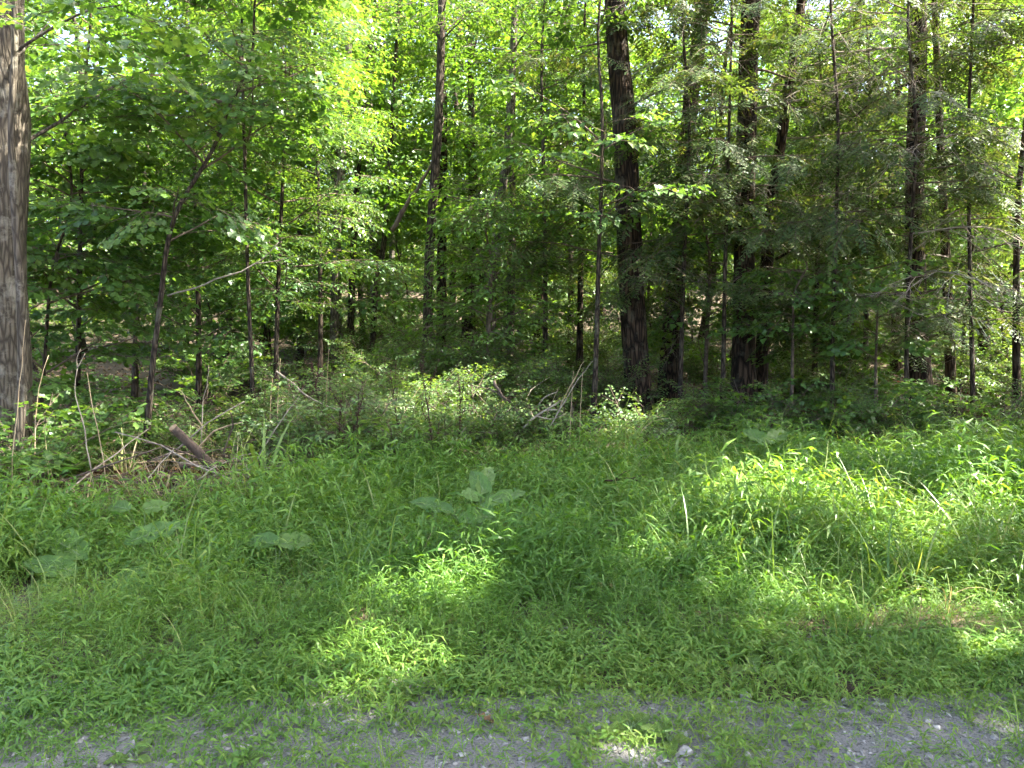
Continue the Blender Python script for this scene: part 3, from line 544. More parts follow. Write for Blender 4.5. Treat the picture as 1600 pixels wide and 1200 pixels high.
# unseen trees added right of the frame so their crowns shade the foreground
STYLE['road'] = dict(STYLE['oval'], step=.42, sc=(1.5, 2.2), spr='coarse')
for k, (x, y, H, Lm, sd_) in enumerate([(5.0, 6.6, 16, 4.4, 61), (7.2, 3.6, 17, 4.4, 62), (9.6, 7.0, 18, 4.4, 63), (4.4, 1.4, 16, 4.4, 64), (11.5, 4.2, 19, 4.4, 65), (13.6, 7.6, 20, 4.4, 66), (8.6, .4, 18, 4.4, 67), (16, 4.4, 20, 4.4, 68), (7.6, 10.2, 16, 3.4, 69)]):
    rng = np.random.default_rng(sd_); base = np.array([x, y, gz(x, y)])
    path = smooth_path(np.array([[0, 0, 0], [.1, .1, H * .3], [-.1, .2, H * .6], [.1, 0, H]]), 16)
    root = obj('unseen_shade_tree', None, None, base, 'unseen leafy shade tree added beside the road beyond the right edge of the photo', 'tree', 'unseen shade trees beyond the right edge')
    b = Buf(); P2 = path.copy(); P2[0, 2] -= .1; V, T = trunk_tube(P2, np.linspace(.22, .03, 16), 10, rng); b.add(V, T); obj('trunk', b.mesh('trunk', [M['bark_mid']], True), root)
    lim = [(H * (.42 + .55 * (i / 40)), i * 2.4 + rng.uniform(-.4, .4), Lm * (1 - .5 * i / 40) * rng.uniform(.65, 1.1)) for i in range(40)]
    build_crown('c', root, base, path, 'road', lim, rng, 0, True, False, 'twig', 1, cull=False)

# ------------------------------------------------------------------ the wood behind: a few kinds, many individuals
def proto_tree(name, style, bark, H, r0, n, z_lo, Lmax, seed, dead=0., scale=1.):
    rng = np.random.default_rng(seed)
    path = smooth_path(np.array([[0, 0, 0]] + [[rng.normal(0, .25), rng.normal(0, .25), H * f] for f in (.25, .5, .75, 1)]), 14)
    root = obj(name, None)
    P2 = path.copy(); P2[0, 2] -= .3
    b = Buf(); V, T = trunk_tube(P2, np.linspace(r0, r0 * .15, 14), 8, rng); b.add(V, T); obj('trunk', b.mesh('trunk', [M[bark]], True), root)
    lim = []
    for i in range(n):
        f = i / n; lim.append((z_lo + (H * .97 - z_lo) * f, i * 2.4 + rng.uniform(-.5, .5), max(.6, Lmax * (1 - .7 * f) * rng.uniform(.6, 1.1))))
    st = dict(STYLE[style]); STYLE['tmp'] = dict(st, spr='mid' if st['spr'] == 'oval' else st['spr'], sc=tuple(v * scale for v in st['sc']), step=st['step'] * scale)
    build_crown('c', root, np.zeros(3), path, 'tmp', lim, rng, dead, False, False, 'twig', 1, cull=False)
    return root
PROTO = [proto_tree('forest_tree', 'oval', 'bark_mid', 15, .12, 14, 3.4, 2.9, 201, 0, 1.6), proto_tree('forest_tree', 'oval', 'bark_grey', 17, .14, 14, 4.6, 3.0, 202, 0, 1.6),
         proto_tree('forest_tree', 'oval', 'bark_dark', 12, .09, 13, 2.6, 2.6, 203, 0, 1.5), proto_tree('forest_hemlock', 'hemlock', 'bark_dark', 16, .16, 22, 3.0, 2.4, 204, .3, 1.7),
         proto_tree('forest_hemlock', 'hemlock', 'bark_dark', 12, .11, 22, 2.0, 2.1, 205, .2, 1.6)]
rng = np.random.default_rng(77); used = [False] * 5; spots = []
tries = 0
while len(spots) < 72 and tries < 5000:
    tries += 1
    y = 19 + 42 * rng.random() ** 1.1; x = rng.uniform(-.78, .78) * y
    if any((x - a) ** 2 + (y - c) ** 2 < (1.5 + .03 * y) ** 2 for a, c in spots): continue
    spots.append((x, y))
for x, y in spots:
    right = x / y > .12
    k = rng.choice([0, 1, 2, 3, 4], p=[.15, .15, .2, .25, .25] if right else [.33, .3, .25, .06, .06])
    far = y > 34
    if k < 3: lab, gr = ('slender leafy tree deep in the wood, one of many far trunks', 'far leafy trees deep in the wood') if far else ('slender leafy tree standing in the middle depth of the wood', 'leafy trees in the middle depth of the wood')
    else: lab, gr = ('dark hemlock deep in the wood behind the nearer trunks', 'far hemlocks deep in the wood') if far else ('dark hemlock in the middle depth of the wood', 'hemlocks in the middle depth of the wood')
    loc = (x, y, gz(x, y)); rz = rng.uniform(0, 6.28); s = rng.uniform(.85, 1.2)
    if not used[k]:
        used[k] = True; o = PROTO[k]; o.location = loc; o.rotation_euler = (0, 0, rz); o.scale = (s, s, s); o['label'] = lab; o['group'] = gr; o['category'] = 'tree'
    else: copy_tree(PROTO[k], loc, rz, s, lab, gr)
for k in range(5):
    if not used[k]:
        for c in list(PROTO[k].children): bpy.data.objects.remove(c)
        bpy.data.objects.remove(PROTO[k])
SAP = [proto_tree('forest_sapling', 'oval', 'bark_mid', 7.5, .035, 26, 1.2, 1.9, 211, 0, 1.15), proto_tree('forest_sapling', 'maple', 'bark_mid', 6, .03, 24, .9, 1.7, 212, 0, 1.1), proto_tree('forest_sapling', 'ash', 'bark_mid', 8.5, .04, 26, 2., 2.0, 213, 0, 1.2)]
rng = np.random.default_rng(78); n = 0; first = [True] * 3
while n < 62:
    y = 14.5 + 20 * rng.random() ** 1.1; x = rng.uniform(-.74, .74) * y
    if -.16 < x / y < -.02 and y < 20: continue
    k = int(rng.choice([0, 1, 2], p=[.5, .3, .2])); n += 1; loc = (x, y, gz(x, y)); rz = rng.uniform(0, 6.28); sc_ = rng.uniform(.75, 1.35)
    lab = 'thin leafy sapling among the trunks inside the wood'; gr = 'saplings inside the wood'
    if first[k]: first[k] = False; o = SAP[k]; o.location = loc; o.rotation_euler = (0, 0, rz); o.scale = (sc_,) * 3; o['label'] = lab; o['group'] = gr; o['category'] = 'tree'
    else: copy_tree(SAP[k], loc, rz, sc_, lab, gr)
# the far wood that closes the view: one mass of crowns nobody could count
b = Buf(); rng = np.random.default_rng(5)
for k in range(5):
    n = 760; y = rng.uniform(58, 88, n); x = rng.uniform(-.85, .85, n) * y; clump = np.sin(x * .35 + k) * np.cos(y * .3 + x * .1)
    z = gh(x, y) + rng.random(n) ** 1.5 * (24 + 5 * clump)
    place(b, SPR['coarse'][k], np.stack([x, y, z], 1), frames(azel(rng.uniform(0, 6.28, n), rng.normal(0, .3, n)), rng.normal(0, .4, n)), rng.uniform(3.8, 6.2, n), rng.normal(.05, .15, n))
for k in range(70):
    y = rng.uniform(62, 90); x = rng.uniform(-.8, .8) * y; z = gz(x, y); V, T = tube(np.array([[x, y, z - .5], [x + .2, y, z + 8], [x, y + .2, z + 20]]), [.22, .17, .05], 6, False); b.add(V, T, .5, 1)
obj('far_woods', b.mesh('far_woods', [M['canopy'], M['bark_dark']]), label='mass of distant trees closing the view behind the wood', cat='woods', kind='stuff')

# ------------------------------------------------------------------ shrubs
def proto_shrub(seed, n, L, spr='shrub', mat='shrub', step=.14, sc=(.8, 1.3), el=(.7, 1.4), bend=.55):
    rng = np.random.default_rng(seed); root = obj('shrub', None); b = Buf(); P, D, S = [], [], []
    stems = Buf()
    for i in range(n):
        a = rng.uniform(0, 6.28); e = rng.uniform(*el); l = L * rng.uniform(.55, 1.1); pts = [np.array([rng.normal(0, .08), rng.normal(0, .08), -.05])]
        for k in range(6):
            pts.append(pts[-1] + azel(np.array(a), np.array(e)) * l / 6); e -= bend * rng.uniform(.5, 1.4) * l / 6; a += rng.normal(0, .15)
        pts = np.array(pts); V, T = tube(pts, np.linspace(.009, .003, 7), 4, False); stems.add(V, T)
        m = int(l / step)
        for q in range(m):
            f = .25 + .75 * (q + rng.random()) / m; k = min(int(f * 6), 5); P.append(pts[k] + (pts[k + 1] - pts[k]) * (f * 6 - k)); D.append(azel(np.array(a + rng.uniform(-1.7, 1.7)), np.array(rng.uniform(-.1, .7)))); S.append(rng.uniform(*sc))
    P, D, S = np.array(P), np.array(D), np.array(S); pick = rng.integers(0, 5, len(P)); Rm = frames(D, rng.normal(0, .3, len(P)))
    for k in range(5):
        s = pick == k; place(b, SPR[spr][k], P[s], Rm[s], S[s], rng.normal(0, .12, s.sum()))
    o = obj('foliage', b.mesh('foliage', [M[mat], M['twig']]), root); o['kind'] = 'stuff'
    o = obj('branches', stems.mesh('branches', [M['twig']]), root); o['kind'] = 'stuff'
    return root
SH = [proto_shrub(301, 18, 1.5), proto_shrub(302, 14, 1.1), proto_shrub(303, 22, 1.9), proto_shrub(304, 12, 1.2, 'maple', 'maple', .2, (.7, 1.)), proto_shrub(305, 14, .7, 'shrub', 'shrub', .1, (.7, 1.1))]
shused = [False] * 5
def put_shrub(k, x, y, s, label, group=None, rz=None):
    loc = (x, y, gz(x, y)); rz = random.uniform(0, 6.28) if rz is None else rz
    if not shused[k]:
        shused[k] = True; o = SH[k]; o.location = loc; o.rotation_euler = (0, 0, rz); o.scale = (s, s, s); o['label'] = label; o['category'] = 'shrub'
        if group: o['group'] = group
    else:
        o = copy_tree(SH[k], loc, rz, s, label, group)
        if not group and 'group' in o: del o['group']
    return o
def gx(px, Y): return at(px, 600, Y)[0]
for k, px, Y, s, lab in [
    (0, 560, 9.6, .95, 'airy pale green shrub behind the dark seed stalks, left of centre'), (2, 640, 10.4, .85, 'rounded shrub with small bright leaves directly behind the dark seed stalks'),
    (0, 720, 11.2, .8, 'sunlit shrub left of the bleached dead branches'), (2, 800, 12.2, .95, 'shrub with layered leaves behind the bleached dead branches'),
    (1, 480, 10.6, 1.1, 'bushy shrub behind the long pale leaning stick'), (1, 405, 9.8, .9, 'low leafy shrub just behind the brush pile'),
    (3, 160, 8.9, .62, 'bright leafy seedling clump left of the thin brown sapling'), (3, 300, 9.6, .8, 'shaded shrub behind the sawn log end'),
    (3, 30, 6.95, .55, 'leafy seedling clump in front of the pale left trunk'), (3, 12, 7.0, .9, 'leafy shrub hiding the foot of the pale left trunk at the photo edge'), (3, 70, 7.6, .75, 'leafy shrub just right of the foot of the pale left trunk'),
    (3, 60, 9.2, .9, 'dark leafy shrub at the foot of the pale left trunk'), (2, 930, 12.4, .8, 'shaded shrub under the low hemlock boughs'),
    (1, 1080, 11, .8, 'sunny shrub between the stout trunk and the straight trunk'), (3, 1130, 10.6, .8, 'pale leafy shrub at the foot of the straight dark trunk'),
    (3, 1200, 10.4, .9, 'bright leafy shrub right of the leaning trunk foot'), (0, 1290, 10.6, .75, 'dark mounded shrub right of the leaning trunk, behind the grass'),
    (3, 1360, 10.2, .85, 'leafy shrub half sunlit, left of the tall far-right trunk'), (1, 1420, 10, .75, 'low shrub hiding the foot of the tall far-right trunk'),
    (3, 1510, 10.2, .9, 'broad leafed shrub right of the tall far-right trunk'), (0, 1575, 9.6, .8, 'shrub in deep shade at the right edge of the photo'),
    (1, 450, 8.6, .8, 'loose pale weed clump right of the brush pile'), (1, 545, 8.4, 1.0, 'tall loose weed clump left of the tallest dark seed stalk'), (0, 610, 9., .8, 'leafy bush between the two groups of dark seed stalks'), (1, 735, 8.9, .85, 'leafy weed clump right of the tallest dark seed stalk'), (4, 510, 7.9, 1.3, 'low weed clump at the grass edge below the slender sunlit trunk'), (4, 640, 8.2, 1.2, 'low weed clump at the grass edge left of the bleached pair of sticks'),
    (0, 370, 8.7, .8, 'pale shrub rising behind the sawn log'), (1, 250, 8.8, .7, 'leafy weed clump at the foot of the thin brown sapling'),
    (4, 860, 9.3, 1.1, 'small bright herb clump below the bleached dead branches'), (4, 780, 9.0, 1.0, 'small sunlit herb clump left of the bleached branches'),
    (4, 1010, 9.4, 1.0, 'small herb clump beside the flat grey rock'), (4, 690, 9.2, 1., 'small herb clump between the dark seed stalks and the pale stick'),
    (4, 600, 8.6, 1.1, 'low herb clump left of the tallest dark seed stalk'), (4, 150, 8.2, .8, 'small pale herb clump among the dry stalks at left')]:
    put_shrub(k, gx(px, Y), Y, s, lab)
rng = np.random.default_rng(9)
for i in range(125):
    y = 13 + 25 * rng.random() ** 1.3; x = rng.uniform(-.72, .72) * y
    if abs(x / y + .12) < .10 and y < 20 and rng.random() < .5: continue
    k = int(rng.choice([0, 1, 2, 3], p=[.2, .25, .25, .3]))
    put_shrub(k, x, y, rng.uniform(.7, 1.25), 'leafy understory shrub growing between the trunks inside the wood', 'understory shrubs inside the wood')


# ------------------------------------------------------------------ stilt grass
def tuft(seed, lod, nst, hmax, ls=1.):
    r = np.random.default_rng(seed); b = Buf()
    for i in range(nst):
        a = r.uniform(0, 6.28); e = r.uniform(.95, 1.5); h = hmax * r.uniform(.6, 1.1); p = np.array([r.normal(0, .05), r.normal(0, .05), -.02]); pts = [p]
        for k in range(4):
            pts.append(pts[-1] + azel(np.array(a), np.array(e)) * h / 4); e -= r.uniform(.05, .22)
        pts = np.array(pts)
        V, T = tube(pts[::4] if lod else pts[::2], [.0016, .0008] if lod else [.0016, .0013, .0007], 3, False); b.add(V, T, .75, 0)
        n = 8 if lod == 0 else 7; az = r.uniform(0, 6.28)
        for q in range(n):
            f = .22 + .78 * (q + .5) / n; k = min(int(f * 4), 3); c = pts[k] + (pts[k + 1] - pts[k]) * (f * 4 - k)
            az += math.pi + r.normal(0, .5); L = ls * (r.uniform(.042, .09) if lod == 0 else r.uniform(.05, .10)); el = r.uniform(0, .95)
            V, T = (leaf_lance(L, L * .115, r.uniform(.2, .75)) if lod == 0 else leaf_kite(L, L * .16, r.uniform(.2, .7)))
            Rm = frames(azel(np.array([az]), np.array([el])), np.array([r.normal(0, .4)]))[0]
            b.add(V @ Rm.T + c, T, np.clip(r.normal(.56 if lod == 0 else .47, .18), 0, 1), 0)
    return b.arrays()
def herb(seed, n, L):
    """a low broad leaved weed"""
    r = np.random.default_rng(seed); b = Buf()
    for q in range(n):
        az = r.uniform(0, 6.28); h = r.uniform(.03, .14); p1 = azel(np.array(az), np.array(r.uniform(.7, 1.3))) * h
        V, T = tube(np.array([[0, 0, -.01], p1]), [.0015, .001], 3, False); b.add(V, T, .7)
        l = L * r.uniform(.6, 1.2); V, T = leaf_oval(l, l * r.uniform(.6, .85), r.uniform(.1, .5)); b.add(V @ frames(azel(np.array([az + r.normal(0, .4)]), np.array([r.uniform(-.2, .4)])), np.array([r.normal(0, .3)]))[0].T + p1, T, np.clip(r.normal(.5, .2), 0, 1))
    return b.arrays()
def wisp(seed):
    """a loose tuft of fine arching grass"""
    r = np.random.default_rng(seed); b = Buf()
    for i in range(7):
        a = r.uniform(0, 6.28); e = r.uniform(1.15, 1.5); L = r.uniform(.35, .75); n = 6; p = np.array([r.normal(0, .03), r.normal(0, .03), -.02]); w_ = r.uniform(.0022, .0045); sd2 = np.array([math.cos(a), -math.sin(a), 0.]); V = []
        dr = r.uniform(.1, .42)
        for k in range(n + 1):
            ww = w_ * (1 - (k / n) ** 2) + .0004; V += [p - sd2 * ww, p + sd2 * ww]; p = p + azel(np.array(a), np.array(e)) * L / n; e -= dr
        T = []
        for k in range(n): T += [[2 * k, 2 * k + 1, 2 * k + 3], [2 * k, 2 * k + 3, 2 * k + 2]]
        b.add(V, T, np.clip(r.normal(.55, .25), 0, 1))
    return b.arrays()
WSP = [wisp(480 + i) for i in range(6)]
TUF0 = [tuft(400 + i, 0, 5, .37) for i in range(7)]; TUF1 = [tuft(420 + i, 1, 5, .42) for i in range(7)]
SML = [tuft(440 + i, 1, 3, .12, .6) for i in range(5)]; HRB = [herb(460 + i, 9, .05) for i in range(5)]
rng = np.random.default_rng(12)
def front(x): return 3.68 + .16 * np.sin(x * 1.7 + .6) + .10 * np.sin(x * 4.1) - .12 * smooth(-1, -2.5, x) + .25 * smooth(.6, 2.2, x)
def back(x): return 6.25 + 1.7 * smooth(-2.6, -.9, x) + 1.2 * smooth(.8, 2.4, x) + .2 * np.sin(x * 2.1)
def scatter(n, y0, y1):
    y = np.sqrt(rng.uniform(y0 ** 2, y1 ** 2, n)); x = rng.uniform(-.82, .82, n) * (y + .6); return x, y
b = Buf()
PRESSED = [(at(px, 600, Y)[0], Y - .12, r) for px, Y, r in ((90, 4.65, .30), (20, 4.7, .2), (250, 4.8, .28), (205, 4.5, .2), (430, 4.7, .28), (748, 5.5, .34), (670, 5.5, .25), (1200, 7.8, .4), (220, 5.4, .3), (1085, 6.4, .3))]
def grow(tpls, n, y0, y1, sfun, cond):
    x, y = scatter(n, y0, y1); k = cond(x, y); x, y = x[k], y[k]; s = sfun(x, y) * rng.uniform(.75, 1.25, len(x))
    for bx, by, br in PRESSED: s = np.where((x - bx) ** 2 + (y - by) ** 2 < br * br, s * .66, s)
    patch = .10 * np.sin(x * 1.3 + 2 * np.sin(y * .9)) + .08 * np.sin(y * 2.3 + x * .7)
    P = np.stack([x, y, gh(x, y)], 1); az = rng.uniform(0, 6.28, len(x)); til = rng.normal(0, .13, len(x))
    Rm = frames(azel(az, til), rng.normal(0, .13, len(x))); pick = rng.integers(0, len(tpls), len(x))
    for j, t in enumerate(tpls):
        m = pick == j; place(b, t, P[m], Rm[m], s[m], (patch + rng.normal(0, .07, len(x)))[m])
bump = lambda x, y: 1 + .22 * np.sin(x * 2.9 + y) * np.sin(y * 2.2 - x * .6) + .15 * np.sin(x * 1.1 - y * 1.6 + 2) + .15 * smooth(.5, 2.5, x) * smooth(5, 7, y)
hs = lambda x, y: (.52 + .6 * smooth(0, 1.6, y - front(x))) * bump(x, y)
inside = lambda x, y: (y > front(x)) & (y < back(x))
mixz = lambda x, y: rng.random(len(x)) < smooth(4.2, 5.0, y)
grow(TUF0, 2400, 3.2, 5.0, hs, lambda x, y: inside(x, y) & ~mixz(x, y))
grow(TUF1, 5500, 4.2, 9.6, hs, lambda x, y: inside(x, y) & mixz(x, y))
grow(TUF1, 700, 3.7, 5.3, hs, inside)
grow(TUF1, 700, 6.2, 11., lambda x, y: .85 + 0 * x, lambda x, y: (y > back(x)) & ((x > -1.2) | (y > 8.4)))
# trodden aside round the big leaves
obj('stilt_grass', b.mesh('stilt_grass', [M['grass']]), label='dense soft green grass with narrow leaves covering the verge', cat='grass', kind='stuff')
b = Buf()
grow(HRB, 260, 3.0, 4.8, lambda x, y: .7 + 0 * x, lambda x, y: (np.abs(y - front(x) - .2) < .8) & (np.sin(x * 4.1 + y * 3) > -.2))
grow(HRB, 200, 3.4, 5.2, lambda x, y: 1. + 0 * x, lambda x, y: (x > .8) & (y > front(x)) & (y < front(x) + 1.2))
grow(WSP, 330, 2.3, 4.0, lambda x, y: .3 + 0 * x, lambda x, y: y < front(x) + .2)
grow(SML, 3900, 2.2, 3.9, lambda x, y: .8 + .5 * smooth(-.8, -.1, y - front(x)), lambda x, y: (y < front(x) + .05) & (rng.random(len(x)) < .3 + .7 * smooth(-1.2, .0, y - front(x) + .22 * np.sin(x * 3.3 + y * 2))))
grow(SML, 500, 2.3, 3.9, lambda x, y: .9 + 0 * x, lambda x, y: (x > 0) & (y < front(x) + .1))
grow(HRB, 750, 2.2, 3.9, lambda x, y: .6 + 0 * x, lambda x, y: (y < front(x)) & (np.sin(x * 3.3 + y * 2) > -.5))
obj('gravel_weeds', b.mesh('gravel_weeds', [M['weed']]), label='sparse low weeds and grass tufts sprouting from the gravel', cat='weeds', kind='stuff')

b = Buf()
grow(WSP, 1700, 4.4, 9.8, lambda x, y: 1.1 + 0 * x, lambda x, y: inside(x, y) & (rng.random(len(x)) < .25 + .75 * smooth(.2, 2, x)))
grow(WSP, 420, 3.6, 6., lambda x, y: .65 + 0 * x, inside)
grow(WSP, 560, 6., 10, lambda x, y: 1.05 + 0 * x, lambda x, y: (y > back(x) - .3) & (y < back(x) + 1.8) & ((x > -1.2) | (rng.random(len(x)) < .35)))
k0 = sum(len(t_) for t_ in b.T)
grow(WSP, 40, 3.7, 9.5, lambda x, y: .6 + 0 * x, inside)
grow(WSP, 160, 5.9, 8.6, lambda x, y: .9 + 0 * x, lambda x, y: (x < -.8) & (y > back(x) - .2))
b.m = [np.concatenate(b.m)]; b.m[0] = b.m[0].copy(); b.m[0][k0:] = 1
obj('wispy_grass', b.mesh('wispy_grass', [M['sedge'], M['straw']]), label='loose fine arching grass rising through the softer grass of the verge', cat='grass', kind='stuff')
# sedge clumps: long arching blades, each a part
def blade_mesh(r, L, W, droop):
    n = 6; s = np.linspace(0, 1, n + 1); el = 1.45; p = np.zeros(3); pts = [p]
    for i in range(n): pts.append(pts[-1] + np.array([0, math.cos(el), math.sin(el)]) * L / n); el -= droop * (i + 1) / n * .55
    pts = np.array(pts); wd = W * np.array([.55, .9, 1, .95, .75, .45, .03]) / 2; V = []
    for i in range(n + 1): V += [pts[i] + [-wd[i], 0, .3 * wd[i]], pts[i] + [0, 0, 0], pts[i] + [wd[i], 0, .3 * wd[i]]]
    T = []
    for i in range(n):
        a = 3 * i
        for k in (0, 1): T += [[a + k, a + k + 1, a + k + 4], [a + k, a + k + 4, a + k + 3]]
    q = Buf(); q.add(V, T, float(np.clip(r.normal(.5, .25), 0, 1))); return q.mesh('blade', [M['sedge']], True)
_r = np.random.default_rng(31); BLD = [blade_mesh(_r, .6, .012, d) for d in (.5, .9, 1.3, 1.6)] + [blade_mesh(_r, .7, .03, d) for d in (.4, .8, 1.2)]
def sedge(px, Y, n, s, label, wide=False):
    x = gx(px, Y); root = obj('sedge_clump', None, None, (x, Y, gz(x, Y)), label, 'grass clump', 'long bladed clumps in the verge')
    for i in range(n):
        o = obj('blade', BLD[_r.integers(4, 7) if wide else _r.integers(0, 4)], root); o.rotation_euler = (_r.normal(0, .12), _r.normal(0, .12), _r.uniform(0, 6.28)); k = s * _r.uniform(.65, 1.15); o.scale = (k, k, k); o.location = (_r.normal(0, .03), _r.normal(0, .03), -.03)
for a in [(652, 4.75, 9, .85, 'sunlit clump of long blades in the bright patch of grass'), (738, 4.8, 8, .8, 'long blades rising at the right end of the bright grass patch'), (400, 6.9, 8, 1.15, 'broad pale blades standing right of the brush pile', True),
          (975, 8.0, 8, 1.2, 'broad pale blades standing before the flat grey rock', True), (1055, 7.6, 7, 1.1, 'broad blades left of the pale burdock leaves at the back', True), (1240, 6.4, 12, 1., 'arching yellowish blades in the brightest part of the right-hand grass'),
          (1300, 7.2, 10, 1.1, 'arching blades at the back of the sunny grass, right of the burdock'), (1395, 4.4, 5, .9, 'few pale thin blades right of the sunny grass near the gravel'), (1480, 6.6, 10, 1., 'long blades in the sunny grass below the tall far-right trunk'), (1560, 6.9, 10, 1.1, 'long blades at the right edge of the sunny grass'),
          (860, 6.5, 9, .9, 'thin blades right of the central burdock'), (1150, 7.4, 10, 1., 'thin arching blades left of the sunny right-hand grass'), (470, 6.6, 9, .9, 'thin blades behind the shaded grass left of the central burdock'), (20, 6.1, 8, 1., 'yellowing blades at the left edge before the brush pile'),
          (255, 6.3, 10, .9, 'thin blades along the front of the brush pile'), (140, 6.3, 9, .9, 'thin blades at the foot of the forked dry stalk')]: sedge(*a)

# ------------------------------------------------------------------ burdock and plantain: every leaf a part, its midrib a sub-part
def big_leaf(seed, L, W, ruffle=.03, droop=.35, heart=.15, mat='burdock'):
    r = np.random.default_rng(seed); nu, nv = 13, 9; V = []; ph = r.uniform(0, 6.28, 3)
    for i in range(nu):
        f = i / (nu - 1); wf = math.sin(math.pi * min(1, (f * .92 + .05)) ** .75) ** .75 if 0 < f < 1 else .02
        for j in range(nv):
            g = -1 + 2 * j / (nv - 1); ed = 1 + .09 * math.sin(i * 2.1 + ph[0]) * abs(g) + r.normal(0, .03) * abs(g)
            x = g * W / 2 * wf * ed; y = L * f - heart * L * abs(g) * max(0, 1 - f * 4) - .03 * L * (1 - abs(g)) * 0
            z = .16 * W * abs(g) ** 1.3 * wf - droop * L * f * f * .6 + ruffle * L * abs(g) ** 2 * math.sin(i * 1.55 + ph[1] + (g > 0) * 1.2) - .02 * L * math.cos(abs(g) * 9 + f * 14) * .35
            V.append([x, y, z])
    T = []
    for i in range(nu - 1):
        for j in range(nv - 1):
            a = i * nv + j; T += [[a, a + 1, a + nv + 1], [a, a + nv + 1, a + nv]]
    q = Buf(); q.add(V, T, float(np.clip(r.normal(.5, .3), 0, 1))); me = q.mesh('leaf', [M[mat]], True)
    mid = np.array([V[i * nv + nv // 2] for i in range(nu)]) + [0, 0, .002]; q = Buf(); a, t = tube(mid, np.linspace(L * .011, L * .002, nu), 4, False); q.add(a, t)
    for i in range(1, nu - 3, 2):
        for sg in (-1, 1):
            vp = np.array([V[min(i + j, nu - 1) * nv + nv // 2 + sg * j] for j in range(0, 4)]) + [0, 0, .0015]; a, t = tube(vp, np.linspace(L * .005, L * .0015, 4), 3, False); q.add(a, t)
    return me, q.mesh('midrib', [M['midrib']], True)
def add_leaf(root, seed, base, tip, W, roll=0., mat='burdock', pet=None, droop=.25):
    """base and tip in the plant's own frame"""
    base, tip = np.array(base, float), np.array(tip, float); L = float(np.linalg.norm(tip - base)); me, mr = big_leaf(seed, L, W, droop=droop, mat=mat)
    D = nrm(nrm(tip - base) + np.array([0, 0, droop * .3])); N = np.array([0, -.62, .78]) if mat == 'burdock' else np.array([0, -.3, .95]); N = N + np.array([math.sin(seed * 2.3), math.sin(seed * 1.7), 0]) * .25
    N = nrm(N - D * (N @ D)); X = np.cross(D, N); Rm = np.stack([X, D, N], 1)
    from mathutils import Matrix
    o = obj('leaf', me, root); o.matrix_local = Matrix([[*Rm[0], base[0]], [*Rm[1], base[1]], [*Rm[2], base[2]], [0, 0, 0, 1]])
    obj('midrib', mr, o)
    p0 = np.array(pet if pet is not None else (0, 0, -.02)); pts = smooth_path([p0, p0 * .4 + base * .6 + [0, 0, .03], base], 6); q = Buf(); V, T = tube(pts, np.linspace(.006, .004, 6) * (1 if mat == 'burdock' else .45), 5); q.add(V, T); obj('petiole', q.mesh('petiole', [M['midrib']], True), root)
def burdock(px, Y, label, leaves, seed):
    x = gx(px, Y); root = obj('burdock_plant', None, None, (x, Y, gz(x, Y)), label, 'plant', 'broad leaved burdock plants'); z0 = gz(x, Y)
    for i, (b0, t0, W, roll, dr) in enumerate(leaves):          # each: base pixel, tip pixel (plus depth offset), width in metres
        pb = at(b0[0], b0[1], Y + b0[2]) - [x, Y, z0]; pt = at(t0[0], t0[1], Y + t0[2]) - [x, Y, z0]
        add_leaf(root, seed * 20 + i, pb, pt, W, roll, droop=dr)
burdock(125, 4.85, 'cluster of big scalloped burdock leaves at the far left of the verge', [((125, 868, 0), (58, 828, .22), .20, -.5, .15), ((112, 892, -.1), (30, 880, -.1), .13, -.35, .3), ((60, 888, .1), (-10, 868, .2), .12, .1, .2), ((100, 900, 0), (40, 925, -.2), .10, .2, .3)], 1)
burdock(215, 4.95, 'burdock with one long upturned pale leaf and a low dark one', [((205, 845, 0), (292, 818, .12), .14, .55, .1), ((238, 918, -.3), (172, 918, -.35), .13, .3, .2), ((220, 890, -.2), (140, 935, -.3), .08, -.2, .3)], 2)
burdock(425, 4.95, 'shaded burdock with two low leaves sunk in the grass left of centre', [((430, 850, 0), (380, 845, .1), .15, .2, .2), ((440, 850, 0), (492, 845, .1), .13, -.3, .2)], 3)
burdock(748, 5.75, 'large burdock standing alone in the middle of the grass', [((752, 768, 0), (768, 728, .2), .13, .5, .1), ((760, 772, 0), (735, 735, .1), .14, -.7, .1), ((700, 798, -.1), (640, 782, -.1), .14, -.6, .2), ((722, 812, -.3), (772, 806, -.25), .12, .1, .35), ((765, 785, -.1), (822, 768, -.05), .11, .7, .3), ((745, 778, -.1), (722, 772, -.2), .12, .2, .3), ((755, 790, -.15), (768, 808, -.25), .10, .6, .4)], 4)
burdock(1200, 8.05, 'pale burdock leaves at the back of the sunny grass before the dark shrubs', [((1205, 690, 0), (1228, 672, .2), .19, .5, .1), ((1195, 692, 0), (1160, 672, .1), .20, -.4, .2), ], 5)
burdock(220, 5.5, 'low burdock leaves half hidden in the grass before the brush pile', [((200, 796, 0), (165, 790, .1), .11, -.2, .3), ((225, 796, 0), (268, 788, .1), .10, .3, .3)], 6)
def plantain(px, py, label, n, L, seed):
    p = at(px, py, 3.); d = p - [0, 0, CAM_H]; k = CAM_H / -d[2]; x, y = d[0] * k, d[1] * k
    root = obj('plantain_plant', None, None, (x, y, .012), label, 'plant', 'broad leaved weeds on the gravel'); r = np.random.default_rng(seed)
    for i in range(n):
        a = i * 6.28 / n + r.uniform(-.4, .4); e = r.uniform(.15, .6); l = L * r.uniform(.7, 1.1); b0 = azel(np.array(a), np.array(e + .3)) * l * .4; t0 = b0 + azel(np.array(a), np.array(e - .2)) * l
        add_leaf(root, seed * 30 + i, b0, t0, l * r.uniform(.6, .75), r.normal(0, .35), 'plantain', (0, 0, -.01), .35)
